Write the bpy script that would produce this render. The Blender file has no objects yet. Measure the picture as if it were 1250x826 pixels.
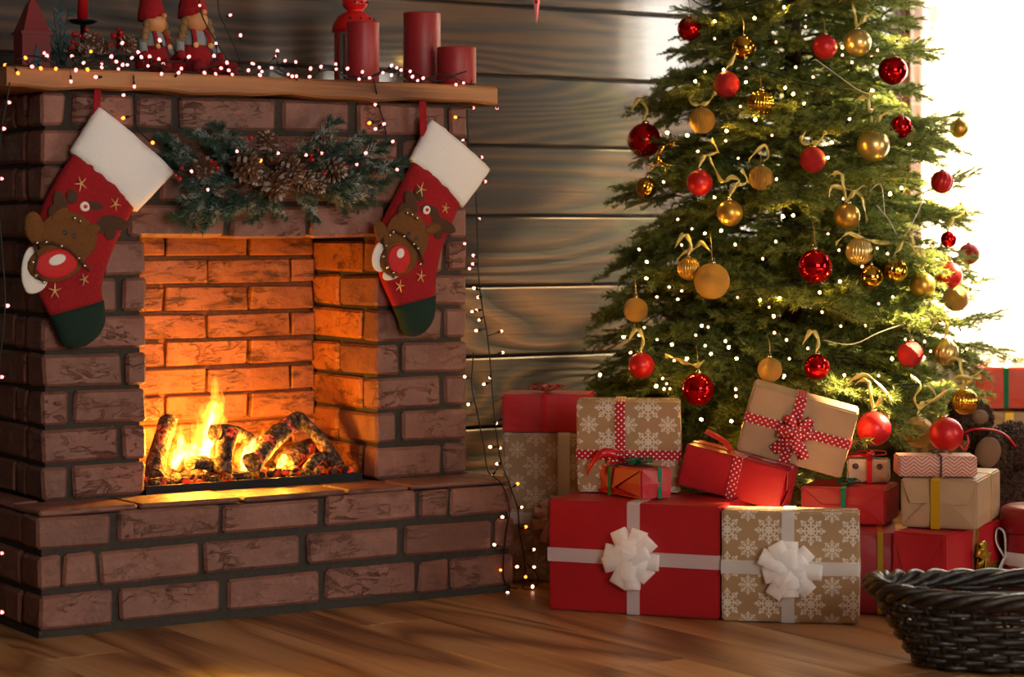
import bpy, bmesh, math, random
import numpy as np
from mathutils import Vector, Matrix, noise

random.seed(7); np.random.seed(7)
SC = bpy.context.scene
COL = SC.collection
PI = math.pi

# ------------------------------------------------------------------ camera
FPX, HOR, HC = 2800.0, 285.0, 0.803           # focal length in pixels, horizon row, camera height
RX, RY = 0.8366, -0.5479                       # camera right in the room's X (along back wall) / Y (into it)
FX, FY = 0.5479, 0.8366                        # camera forward
cam_d = bpy.data.cameras.new('camera'); cam = bpy.data.objects.new('camera', cam_d); COL.objects.link(cam)
cam.location = (0, 0, HC); cam.rotation_euler = (PI/2, 0, -math.atan2(FX, FY))
cam_d.sensor_width = 36; cam_d.lens = FPX/1250*36; cam_d.shift_y = -(413-HOR)/1250
cam_d.clip_start = 0.05; cam_d.clip_end = 100
cam_d.dof.use_dof = True; cam_d.dof.focus_distance = 5.0; cam_d.dof.aperture_fstop = 3.4
SC.camera = cam

# ------------------------------------------------------------------ world, sun, exposure
SC.view_settings.view_transform = 'Standard'; SC.view_settings.look = 'None'
SC.view_settings.gamma = 1; SC.view_settings.use_curve_mapping = False
SC.view_settings.exposure = 0.25
SC.cycles.use_denoising = True; SC.cycles.use_light_tree = True
SC.cycles.max_bounces = 8; SC.cycles.diffuse_bounces = 4; SC.cycles.glossy_bounces = 4
SC.cycles.transmission_bounces = 6; SC.cycles.transparent_max_bounces = 12
SC.cycles.sample_clamp_indirect = 4.0
SC.cycles.caustics_reflective = False; SC.cycles.caustics_refractive = False
W = bpy.data.worlds.new('world'); SC.world = W; W.use_nodes = True
bgn = W.node_tree.nodes['Background']
bgn.inputs[0].default_value = (1.0, 0.93, 0.82, 1); bgn.inputs[1].default_value = 11.5
sun_d = bpy.data.lights.new('sun', 'SUN'); sun = bpy.data.objects.new('sun', sun_d); COL.objects.link(sun)
sun_d.energy = 75.0; sun_d.color = (1.0, 0.70, 0.33); sun_d.angle = math.radians(2.5)
SUN_DIR = Vector((-0.74, 0.12, -0.60)).normalized()
sun.rotation_euler = SUN_DIR.to_track_quat('-Z', 'Y').to_euler()
XR, YB, XL, YF, ZC = 4.66, 4.95, -1.6, -1.6, 2.75    # right wall, back wall, left wall, wall behind the camera, ceiling
WIN = [(3.96, 4.84, 0.47, 2.08), (0.3, 1.9, 0.47, 1.50), (3.40, 3.84, 1.28, 1.64)]   # right wall windows (last added for its reflection on the boards): y0, y1, z0, z1
WINF = (0.2, 2.4, 0.75, 2.25)                               # fill light window added in the wall behind the viewer: x0, x1, z0, z1
for (y0, y1, z0, z1) in WIN:
    pd = bpy.data.lights.new('window_portal', 'AREA'); po = bpy.data.objects.new('window_portal', pd); COL.objects.link(po)
    pd.shape = 'RECTANGLE'; pd.size = z1-z0; pd.size_y = y1-y0; pd.cycles.is_portal = True
    po.location = (XR+0.13, (y0+y1)/2, (z0+z1)/2); po.rotation_euler = (0, PI/2, 0)   # -Z faces -X
    po.rotation_euler = Vector((-1, 0, 0)).to_track_quat('-Z', 'Y').to_euler()
    pd.size = y1-y0; pd.size_y = z1-z0

pd = bpy.data.lights.new('window_portal', 'AREA'); po = bpy.data.objects.new('window_portal', pd); COL.objects.link(po)
pd.shape = 'RECTANGLE'; pd.size = WINF[1]-WINF[0]; pd.size_y = WINF[3]-WINF[2]; pd.cycles.is_portal = True
po.location = ((WINF[0]+WINF[1])/2, YF-0.13, (WINF[2]+WINF[3])/2); po.rotation_euler = Vector((0, 1, 0)).to_track_quat('-Z', 'Z').to_euler()

# ------------------------------------------------------------------ picture -> room helpers
def P(x, y, d):
    u = (x-625)/FPX
    return Vector((d*(u*RX+FX), d*(u*RY+FY), HC-(y-HOR)/FPX*d))
def PY(x, y, Y):                                # point of the vertical plane Y=const seen at (x, y)
    u = (x-625)/FPX
    return P(x, y, Y/(u*RY+FY))
def PZ(x, y, z):                                # point of the level plane z seen at (x, y)
    return P(x, y, (HC-z)*FPX/(y-HOR))
def RF(r, d, z=0):                              # room point from (right, forward) metres
    return Vector((r*RX+d*FX, r*RY+d*FY, z))
def XatY(x, Y): return PY(x, 300, Y).x

# ------------------------------------------------------------------ shader helpers
def srgb(h):
    h = h.lstrip('#'); v = [int(h[i:i+2], 16)/255 for i in (0, 2, 4)]
    return tuple(((c/12.92) if c <= 0.04045 else ((c+0.055)/1.055)**2.4) for c in v) + (1.0,)
class Sh:
    def __init__(s, name):
        s.m = bpy.data.materials.new(name); s.m.use_nodes = True
        s.t = s.m.node_tree; s.t.nodes.clear()
        s.out = s.t.nodes.new('ShaderNodeOutputMaterial')
    def put(s, sock, v):
        if v is None: return
        if isinstance(v, bpy.types.NodeSocket): s.t.links.new(v, sock)
        else:
            try: sock.default_value = v
            except Exception: sock.default_value = (v, v, v)
    def n(s, typ, ins=None, out=0, **props):
        nd = s.t.nodes.new(typ)
        for k, v in props.items(): setattr(nd, k, v)
        for k, v in (ins or {}).items(): s.put(nd.inputs[k], v)
        return nd.outputs[out] if out is not None else nd
    def ma(s, op, a, b=None, c=None):
        nd = s.t.nodes.new('ShaderNodeMath'); nd.operation = op
        s.put(nd.inputs[0], a); s.put(nd.inputs[1], b); s.put(nd.inputs[2], c)
        return nd.outputs[0]
    def mix(s, f, a, b, bt='MIX'):
        nd = s.t.nodes.new('ShaderNodeMix'); nd.data_type = 'RGBA'; nd.blend_type = bt
        s.put(nd.inputs[0], f); s.put(nd.inputs[6], a); s.put(nd.inputs[7], b)
        return nd.outputs[2]
    def ramp(s, f, stops):
        nd = s.t.nodes.new('ShaderNodeValToRGB'); e = nd.color_ramp.elements
        while len(e) < len(stops): e.new(0.5)
        for i, (p, c) in enumerate(stops):
            e[i].position = p; e[i].color = c if not isinstance(c, (int, float)) else (c, c, c, 1)
        s.put(nd.inputs[0], f); return nd.outputs[0]
    def rng(s, f, a, b, c=0.0, d=1.0):
        nd = s.t.nodes.new('ShaderNodeMapRange'); s.put(nd.inputs[0], f)
        for i, v in enumerate((a, b, c, d)): nd.inputs[i+1].default_value = v
        return nd.outputs[0]
    def coord(s, scale=(1, 1, 1), rnd=True, kind='Object'):
        co = s.n('ShaderNodeTexCoord', out=None).outputs[kind]
        if rnd:
            r = s.n('ShaderNodeObjectInfo', out=None).outputs['Random']
            v = s.n('ShaderNodeCombineXYZ', {0: s.ma('MULTIPLY', r, 37.0), 1: s.ma('MULTIPLY', r, 91.0), 2: s.ma('MULTIPLY', r, 53.0)})
            co = s.n('ShaderNodeVectorMath', {0: co, 1: v}, operation='ADD')
        return s.n('ShaderNodeMapping', {0: co, 3: scale})
    def rnd(s): return s.n('ShaderNodeObjectInfo', out=None).outputs['Random']
    def noise(s, vec, scale, detail=4, rough=0.55, dist=0.0):
        return s.n('ShaderNodeTexNoise', {'Vector': vec, 'Scale': scale, 'Detail': detail, 'Roughness': rough, 'Distortion': dist})
    def bump(s, h, strength=0.3, dist=0.01, nrm=None):
        return s.n('ShaderNodeBump', {'Height': h, 'Strength': strength, 'Distance': dist, 'Normal': nrm} if nrm is not None else {'Height': h, 'Strength': strength, 'Distance': dist})
    def pr(s, col, rough=0.5, metal=0.0, normal=None, **kw):
        ins = {'Base Color': col, 'Roughness': rough, 'Metallic': metal}
        if normal is not None: ins['Normal'] = normal
        nd = s.n('ShaderNodeBsdfPrincipled', ins, out=None)
        for k, v in kw.items(): s.put(nd.inputs[k.replace('_', ' ')], v)
        return nd.outputs[0]
    def done(s, surf=None, vol=None):
        if surf is not None: s.t.links.new(surf, s.out.inputs[0])
        if vol is not None: s.t.links.new(vol, s.out.inputs[1])
        return s.m

def plain(name, hexc, rough=0.5, metal=0.0, nscale=0, nstr=0.15, var=0.0, **kw):
    s = Sh(name); c = srgb(hexc); nrm = None
    if nscale:
        nz = s.noise(s.coord(), nscale); nrm = s.bump(nz, nstr, 0.004)
        if var: c = s.mix(s.rng(nz, 0.3, 0.7), tuple(x*(1-var) for x in c[:3])+(1,), tuple(min(1, x*(1+var)) for x in c[:3])+(1,))
    return s.done(s.pr(c, rough, metal, nrm, **kw))
def emit(name, hexc, strength):
    s = Sh(name); return s.done(s.n('ShaderNodeEmission', {0: srgb(hexc), 1: strength}))

M = {}
def wood(name, dark, mid, light, along, rough, gs=1.0, bumpv=0.35, ring=9.0, var=0.25, coat=0.0):
    """sawn board: growth rings stretched along one axis, knots from a warped field, fine fibres"""
    s = Sh(name)
    st = {'x': (0.35, 2.2, 2.2), 'y': (2.2, 0.35, 2.2)}[along]
    v = s.coord(tuple(a*gs for a in st))
    w1 = s.noise(v, 1.6, 1, 0.4, 0.3)
    kn = s.n('ShaderNodeTexVoronoi', {'Vector': v, 'Scale': 1.5, 'Randomness': 1.0})
    w1 = s.ma('ADD', w1, s.ma('MULTIPLY', s.ma('EXPONENT', s.ma('MULTIPLY', kn, -7.0)), 0.55))
    rg = s.ma('FRACT', s.ma('MULTIPLY', w1, ring))
    rg = s.ma('POWER', s.ma('ABSOLUTE', s.ma('SUBTRACT', rg, 0.5)), 0.8)
    st2 = {'x': (2.0, 70, 70), 'y': (70, 2.0, 70)}[along]
    fib = s.noise(s.coord(tuple(a*gs for a in st2)), 1.5, 3, 0.6)
    big = s.noise(s.coord(tuple(a*gs*0.8 for a in st)), 3.0, 3, 0.5)
    f = s.ma('ADD', s.ma('MULTIPLY', rg, 1.0), s.ma('MULTIPLY', s.ma('SUBTRACT', fib, 0.5), 0.6))
    f = s.ma('ADD', f, s.ma('MULTIPLY', s.ma('SUBTRACT', big, 0.5), 0.9))
    c = s.ramp(f, [(0.0, srgb(dark)), (0.28, srgb(mid)), (0.62, srgb(light))])
    hv = s.n('ShaderNodeHueSaturation', {'Color': c, 'Value': s.rng(s.rnd(), 0, 1, 1-var, 1+var), 'Saturation': 1.0})
    h = s.ma('ADD', s.ma('MULTIPLY', rg, 0.8), s.ma('MULTIPLY', fib, 0.5))
    r = s.rng(f, 0, 0.8, rough+0.12, rough-0.06)
    return s.done(s.pr(hv, r, 0, s.bump(h, bumpv, 0.004), Coat_Weight=coat, Coat_IOR=1.75, Coat_Roughness=0.09))
M['wallwood'] = wood('dark_wall_wood', '#0a0604', '#33221a', '#5c412c', 'x', 0.42, 1.0, 0.55, 20, 0.25, 1.0)
M['mantelwood'] = wood('mantel_wood', '#6a4022', '#9a6638', '#b98550', 'x', 0.5, 1.3, 0.3, 5, 0.05)
M['floorwood'] = wood('floor_wood', '#704628', '#a97748', '#c99b6a', 'y', 0.33, 0.9, 0.15, 7, 0.10)
M['trimwood'] = wood('trim_wood', '#8a4410', '#b5601c', '#c87428', 'x', 0.5, 1, .2, 5)

def brick_mat(name, base, dark, soot):
    s = Sh(name); v = s.coord()
    a = s.noise(v, 9, 4, 0.6); b = s.noise(v, 55, 4, 0.6)
    cv = s.coord((1, 1, 2.6)); nz = s.noise(cv, 17, 6, 0.68, 0.8)
    crk = s.rng(nz, 0.40, 0.47, 0.0, 1.0)                       # chips and hollows
    msk = s.rng(s.noise(v, 7, 2), 0.46, 0.60)
    crk = s.ma('MAXIMUM', crk, s.ma('SUBTRACT', 1.0, msk))
    c = s.mix(s.rng(a, 0.35, 0.7), srgb(base), srgb(dark))
    c = s.mix(s.ma('MULTIPLY', s.ma('SUBTRACT', 1.0, crk), 0.22), c, srgb('#33221c'))
    c = s.mix(s.ma('MULTIPLY', s.rng(b, 0.58, 0.75), 0.35), c, srgb('#b58d78'))
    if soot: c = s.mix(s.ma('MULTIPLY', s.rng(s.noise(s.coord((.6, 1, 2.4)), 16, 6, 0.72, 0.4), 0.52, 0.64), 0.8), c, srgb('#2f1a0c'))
    c = s.n('ShaderNodeHueSaturation', {'Color': c, 'Value': s.rng(s.rnd(), 0, 1, 0.80, 1.15)})
    h = s.ma('ADD', s.ma('ADD', s.ma('MULTIPLY', a, 0.7), s.ma('MULTIPLY', b, 0.35)), s.ma('MULTIPLY', crk, 0.34))
    return s.done(s.pr(c, s.rng(b, 0.3, 0.7, 0.42, 0.7), 0, s.bump(h, 0.9, 0.012)))
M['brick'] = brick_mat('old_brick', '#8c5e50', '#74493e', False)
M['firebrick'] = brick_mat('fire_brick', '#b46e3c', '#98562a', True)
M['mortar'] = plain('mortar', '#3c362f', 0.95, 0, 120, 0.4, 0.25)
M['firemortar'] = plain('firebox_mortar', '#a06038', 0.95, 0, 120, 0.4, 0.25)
M['plaster'] = plain('white_plaster', '#d8d0c4', 0.9, 0, 30, 0.1)
M['ceil'] = plain('ceiling_paint', '#8d857a', 0.9)
M['sidewall'] = plain('dark_paint', '#4a4038', 0.9)
M['winwhite'] = plain('window_paint', '#efe9de', 0.45)
s = Sh('window_glass'); M['pane'] = s.done(s.n('ShaderNodeMixShader', {0: 0.06, 1: s.n('ShaderNodeBsdfTransparent'), 2: s.n('ShaderNodeBsdfGlossy', {'Roughness': 0.02})}))
s = Sh('lantern_glass'); M['glass'] = s.done(s.n('ShaderNodeMixShader', {0: 0.12, 1: s.n('ShaderNodeBsdfTransparent', {0: (0.8, 0.85, 0.85, 1)}), 2: s.n('ShaderNodeBsdfGlossy', {'Roughness': 0.05})}))
# sheer curtain: woven check, half of the light goes straight through
s = Sh('sheer_cloth'); g = s.coord((1, 1, 1), False, 'UV'); sx = s.n('ShaderNodeSeparateXYZ', {0: g}, out=None)
fx_ = s.ma('LESS_THAN', s.ma('FRACT', s.ma('MULTIPLY', sx.outputs[0], 18.0)), 0.16); fy_ = s.ma('LESS_THAN', s.ma('FRACT', s.ma('MULTIPLY', sx.outputs[1], 18.0)), 0.16)
chk = s.ma('MAXIMUM', fx_, fy_)
tl = s.n('ShaderNodeAddShader', {0: s.n('ShaderNodeBsdfTranslucent', {0: (.85, .83, .78, 1)}), 1: s.n('ShaderNodeBsdfDiffuse', {0: (.12, .12, .11, 1)})})
M['sheer'] = s.done(s.n('ShaderNodeMixShader', {0: s.rng(chk, 0, 1, 0.55, 0.8), 1: s.n('ShaderNodeBsdfTransparent'), 2: tl}))

# gift papers (UV in metres)
def uvxy(s):
    sx = s.n('ShaderNodeSeparateXYZ', {0: s.n('ShaderNodeTexCoord', out=None).outputs['UV']}, out=None)
    return sx.outputs[0], sx.outputs[1]
def paper(name, hexc, rough=0.42, var=0.06, pattern=None, pcol=None):
    s = Sh(name); v = s.coord(); nz = s.noise(v, 14, 3); cr = s.noise(v, 60, 3)
    c = srgb(hexc); c = s.mix(s.rng(nz, 0.3, 0.7), tuple(x*(1-var) for x in c[:3])+(1,), tuple(min(1, x*(1+var)) for x in c[:3])+(1,))
    if pattern: c = s.mix(pattern(s), c, srgb(pcol))
    h = s.ma('ADD', nz, s.ma('MULTIPLY', cr, 0.15))
    return s.done(s.pr(c, rough, 0, s.bump(h, 0.12, 0.01)))
def flakes(cell, amt=.8):
    def one(s, u, v, R):
        fu = s.ma('SUBTRACT', s.ma('FRACT', u), 0.5); fv = s.ma('MULTIPLY', s.ma('SUBTRACT', s.ma('FRACT', v), 0.5), .88)
        r = s.ma('SQRT', s.ma('ADD', s.ma('MULTIPLY', fu, fu), s.ma('MULTIPLY', fv, fv)))
        a = s.ma('MULTIPLY', s.ma('ARCTAN2', fv, fu), 8/(2*PI))
        off = s.ma('MULTIPLY', s.ma('SUBTRACT', s.ma('FRACT', s.ma('ADD', a, 0.5)), 0.5), 2*PI/8)
        pr_ = s.ma('ABSOLUTE', s.ma('MULTIPLY', s.ma('SINE', off), s.ma('DIVIDE', r, R))); rel = s.ma('MULTIPLY', s.ma('COSINE', off), s.ma('DIVIDE', r, R)); rr = s.ma('DIVIDE', r, R)
        lt = lambda x, y: s.ma('LESS_THAN', x, y); ab = lambda x: s.ma('ABSOLUTE', x); mx = lambda x, y: s.ma('MAXIMUM', x, y); mi = lambda x, y: s.ma('MINIMUM', x, y)
        arm = mi(lt(pr_, 0.04), lt(rel, 0.98)); ring = lt(ab(s.ma('SUBTRACT', rr, 0.46)), 0.045)
        dia = lt(ab(s.ma('SUBTRACT', s.ma('ADD', ab(s.ma('SUBTRACT', rel, 0.74)), s.ma('MULTIPLY', pr_, 1.05)), 0.21)), 0.055)
        tip = lt(s.ma('ADD', ab(s.ma('SUBTRACT', rel, 0.97)), pr_), 0.11); core = lt(ab(s.ma('SUBTRACT', rr, 0.22)), 0.05)
        return mx(mx(mx(arm, ring), mx(dia, tip)), core)
    def f(s):
        u, v = uvxy(s); u = s.ma('DIVIDE', u, cell); v = s.ma('DIVIDE', v, cell*.88)
        return s.ma('MULTIPLY', s.ma('MAXIMUM', one(s, u, v, .33), one(s, s.ma('ADD', u, .5), s.ma('ADD', v, .5), .225)), amt)
    return f
def chevron(s):
    u, v = uvxy(s)
    tri = s.ma('MULTIPLY', s.ma('ABSOLUTE', s.ma('SUBTRACT', s.ma('FRACT', s.ma('DIVIDE', u, 0.034)), 0.5)), 0.026)
    return s.ma('LESS_THAN', s.ma('FRACT', s.ma('DIVIDE', s.ma('ADD', v, tri), 0.0075)), 0.5)
def dots(pitch, rad):
    def f(s):
        u, v = uvxy(s); u = s.ma('DIVIDE', u, pitch); v = s.ma('DIVIDE', v, pitch*0.5)
        odd = s.ma('MODULO', s.ma('ABSOLUTE', s.ma('FLOOR', v)), 2.0)
        fu = s.ma('SUBTRACT', s.ma('FRACT', s.ma('ADD', u, s.ma('MULTIPLY', odd, 0.5))), 0.5)
        fv = s.ma('MULTIPLY', s.ma('SUBTRACT', s.ma('FRACT', v), 0.5), 0.5)
        return s.ma('LESS_THAN', s.ma('SQRT', s.ma('ADD', s.ma('MULTIPLY', fu, fu), s.ma('MULTIPLY', fv, fv))), rad)
    return f
M['redpaper'] = paper('red_paper', '#b01a24', 0.4)
M['darkredpaper'] = paper('dark_red_paper', '#8e161f', 0.4)
M['orangepaper'] = paper('orange_red_paper', '#d2401c', 0.45)
M['kraft'] = paper('kraft_paper', '#b59472', 0.5, 0.1)
M['goldkraft'] = paper('golden_paper', '#a87a3a', 0.4, 0.1)
M['cream'] = paper('cream_paper', '#cbb79c', 0.5, 0.08)
M['flake'] = paper('snowflake_kraft', '#a8845e', 0.48, 0.06, flakes(0.086, .66), '#f4ece0')
M['flake2'] = paper('snowflake_kraft_pale', '#94775a', 0.5, 0.06, flakes(0.086, .6), '#c9bba8')
M['chev'] = paper('chevron_paper', '#c2a58c', 0.5, 0.05, chevron, '#b04a44')
M['dotribbon'] = paper('polka_dot_ribbon', '#b8101f', 0.35, 0.05, dots(0.0130, 0.15), '#ffffff')
M['redribbon'] = plain('red_satin', '#c4121c', 0.28, 0, 40, 0.1)
M['redglitter'] = plain('red_glitter', '#c21420', 0.3, 0.5, 500, 0.8)
M['greenribbon'] = plain('green_glitter_ribbon', '#0c7a55', 0.3, 0.5, 500, 0.6)
M['goldribbon'] = plain('gold_ribbon', '#c29a2e', 0.28, 0.75, 60, 0.2)
M['yellowribbon'] = plain('yellow_ribbon', '#d8a81e', 0.35, 0.4, 60, 0.1)
M['treeribbon'] = plain('champagne_ribbon', '#d9c873', 0.35, 0.25, 80, 0.15)
M['satinwhite'] = plain('white_satin', '#dcd6d2', 0.3, 0, 60, 0.1)
s = Sh('white_organza'); M['organza'] = s.done(s.n('ShaderNodeMixShader', {0: 0.42, 1: s.n('ShaderNodeBsdfTransparent'), 2: s.n('ShaderNodeAddShader', {0: s.n('ShaderNodeBsdfDiffuse', {0: (.72, .70, .70, 1)}), 1: s.n('ShaderNodeBsdfTranslucent', {0: (.25, .24, .24, 1)})})}))
s = Sh('white_organza_bow'); M['organzabow'] = s.done(s.n('ShaderNodeMixShader', {0: 0.5, 1: s.n('ShaderNodeBsdfTransparent'), 2: s.n('ShaderNodeAddShader', {0: s.n('ShaderNodeBsdfDiffuse', {0: (.8, .78, .78, 1)}), 1: s.n('ShaderNodeBsdfTranslucent', {0: (.35, .34, .34, 1)})})}))
M['pinktulle'] = plain('pale_pink_ribbon', '#c79a86', 0.6, 0, 80, 0.2)
M['sparkle'] = plain('glitter_tape', '#b98a5a', 0.4, 0.5, 400, 0.9, 0.3)
M['plum'] = plain('plum_print', '#4a2b35', 0.5)
M['darkbrownpaper'] = paper('dark_brown_paper', '#33241b', 0.45)
M['twine'] = plain('dark_twine', '#2b2320', 0.8)

# tree
def needle_mat(name, a, b, tip=None, trans=0.25):
    s = Sh(name); r = s.n('ShaderNodeNewGeometry', out=None).outputs['Random Per Island']
    c = s.mix(r, srgb(a), srgb(b))
    if tip:
        nz = s.noise(s.coord((1, 1, 1), False), 16, 3)
        c = s.mix(s.ma('MULTIPLY', s.rng(nz, 0.50, 0.64), s.ma('GREATER_THAN', r, 0.35)), c, srgb(tip))
    sh = s.n('ShaderNodeMixShader', {0: trans, 1: s.pr(c, 0.45), 2: s.n('ShaderNodeBsdfTranslucent', {0: c})})
    return s.done(sh)
M['needle'] = needle_mat('fir_needles', '#647838', '#aab562', None, 0.45)
M['needlefrost'] = needle_mat('frosted_needles', '#2c4a40', '#4c7060', '#cfd8d4', 0.2)
M['bark'] = plain('bark', '#4a3524', 0.85, 0, 60, 0.6, 0.3)
M['redshiny'] = plain('red_glass', '#c20d16', 0.06, 0.85)
M['redmatte'] = plain('red_matte', '#c41c22', 0.36, 0.25)
M['redglit'] = plain('red_sugar_glitter', '#c8202a', 0.5, 0.3, 34, 1.0)
M['goldshiny'] = plain('gold_mirror', '#d8a840', 0.09, 1.0)
M['goldmatte'] = plain('gold_matte', '#d0a44c', 0.33, 0.8)
M['goldglit'] = plain('gold_sugar_glitter', '#cfa04c', 0.34, 0.45, 34, 1.0, 0.25)
M['palegold'] = plain('pale_gold', '#dcc07a', 0.3, 0.8)
M['cap'] = plain('ornament_cap', '#d9c9a0', 0.25, 1.0)
# cloth and toys
M['felt'] = plain('red_felt', '#930d18', 0.95, 0, 160, 0.4, 0.18)
M['feltdark'] = plain('dark_red_felt', '#7c0d16', 0.9, 0, 160, 0.5)
M['cuff'] = plain('white_plush', '#f2f2f2', 0.95, 0, 420, 0.35, 0.04)
M['toe'] = plain('dark_green_felt', '#0d2a20', 0.95, 0, 160, 0.4, 0.2)
M['deer'] = plain('brown_plush', '#6a4219', 0.95, 0, 200, 0.6, 0.15)
M['deerdark'] = plain('dark_brown_felt', '#4a3020', 0.95, 0, 200, 0.5)
M['nose'] = plain('red_nose_felt', '#c00f14', 0.7, 0, 160, 0.3)
M['white'] = plain('white_felt', '#e6e2dc', 0.8)
M['bell'] = plain('silver_bell', '#cfc9bd', 0.2, 1.0)
M['goldthread'] = plain('gold_thread', '#d9b070', 0.5, 0.5)
M['black'] = plain('black', '#0b0a0a', 0.5)
M['skin'] = plain('wooden_ball', '#c98f5a', 0.5, 0, 40, 0.05)
M['hair'] = plain('flax_braid', '#8a6a44', 0.9, 0, 150, 0.8)
M['grey'] = plain('grey_knit', '#8d979c', 0.95, 0, 220, 0.6)
M['button'] = plain('wooden_button', '#d6a865', 0.5)
M['candle'] = plain('red_wax', '#9c2a30', 0.45, 0, 20, 0.03, 0, Subsurface_Weight=0.1)
M['tapercandle'] = plain('red_taper_wax', '#a81420', 0.25)
M['redmetal'] = plain('red_enamel', '#d0181a', 0.3)
M['teal'] = plain('teal_frost', '#2c4f55', 0.6)
M['darkiron'] = plain('dark_iron', '#12161a', 0.5, 0.6)
M['housered'] = plain('dull_red_paint', '#7a2228', 0.6)
M['berry'] = plain('red_berry', '#a8141a', 0.25)
M['cone'] = plain('pine_cone_scale', '#5b3b28', 0.7, 0, 90, 0.4, 0.3)
M['conefrost'] = plain('frosted_cone_tip', '#a89c92', 0.85, 0, 160, 0.5)
M['wire'] = plain('dark_green_wire', '#0c1512', 0.6)
M['paleiwire'] = plain('clear_wire', '#c9bba6', 0.4)
M['bulbpink'] = emit('lit_pink_bulb', '#ff8a84', 3.4)
M['bulbamber'] = emit('lit_amber_bulb', '#ff7a2a', 4.5)
M['bulbwarm'] = emit('lit_warm_bulb', '#ffb98e', 4.0)
M['bulbyellow'] = emit('lit_yellow_bulb', '#ffc050', 150)
M['plush'] = plain('dark_plush', '#4c3527', 0.95, 0, 120, 0.9, 0.3)
M['pad'] = plain('tan_plush_pad', '#7d6049', 0.9, 0, 200, 0.3)
M['wicker'] = plain('dark_wicker', '#211813', 0.42, 0, 70, 0.6, 0.5)
# fire
s = Sh('charred_log'); v = s.coord(); nz = s.noise(v, 95, 4, 0.6); n2 = s.noise(v, 13, 1)
vr = s.n('ShaderNodeTexVoronoi', {'Vector': v, 'Scale': 60.0})
c = s.ramp(nz, [(0.34, srgb('#0e0907')), (0.50, srgb('#553f2f')), (0.70, srgb('#a08c78'))])
hot = s.ma('MULTIPLY', s.rng(n2, 0.54, 0.62), s.rng(nz, 0.38, 0.6))
b = s.n('ShaderNodeBsdfPrincipled', {'Base Color': c, 'Roughness': 0.9, 'Normal': s.bump(s.ma('ADD', nz, s.ma('MULTIPLY', vr, 0.6)), 0.9, 0.012), 'Emission Color': srgb('#ff4412'), 'Emission Strength': s.ma('MULTIPLY', hot, 0.8)}, out=None)
M['log'] = s.done(b.outputs[0])
s = Sh('embers'); v = s.coord((1, 1, 1), False); nz = s.noise(v, 34, 4, 0.6)
b = s.n('ShaderNodeBsdfPrincipled', {'Base Color': s.ramp(nz, [(0.4, srgb('#120d0b')), (0.6, srgb('#5a4234')), (0.75, srgb('#94887c'))]), 'Roughness': 0.95, 'Emission Color': srgb('#ff3208'), 'Emission Strength': s.ma('MULTIPLY', s.rng(s.noise(v, 20, 3), 0.52, 0.64), 0.7)}, out=None)
M['ember'] = s.done(b.outputs[0])
def flame_mat(name, col, st):
    s = Sh(name); v = s.coord((1, 1, 0.45), False); nz = s.noise(v, 38, 3, 0.6, 0.6)
    e = s.n('ShaderNodeEmission', {0: col, 1: s.ma('MULTIPLY', s.rng(nz, 0.42, 0.62, 0.02, 2.0), st)})
    return s.done(None, e)
M['flameout'] = flame_mat('flame_outer', (1.0, 0.30, 0.02, 1), 40)
M['flamein'] = flame_mat('flame_inner', (1.0, 0.62, 0.14, 1), 170)
for mm in ('flameout', 'flamein'): M[mm].cycles.volume_step_rate = 1.0

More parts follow.
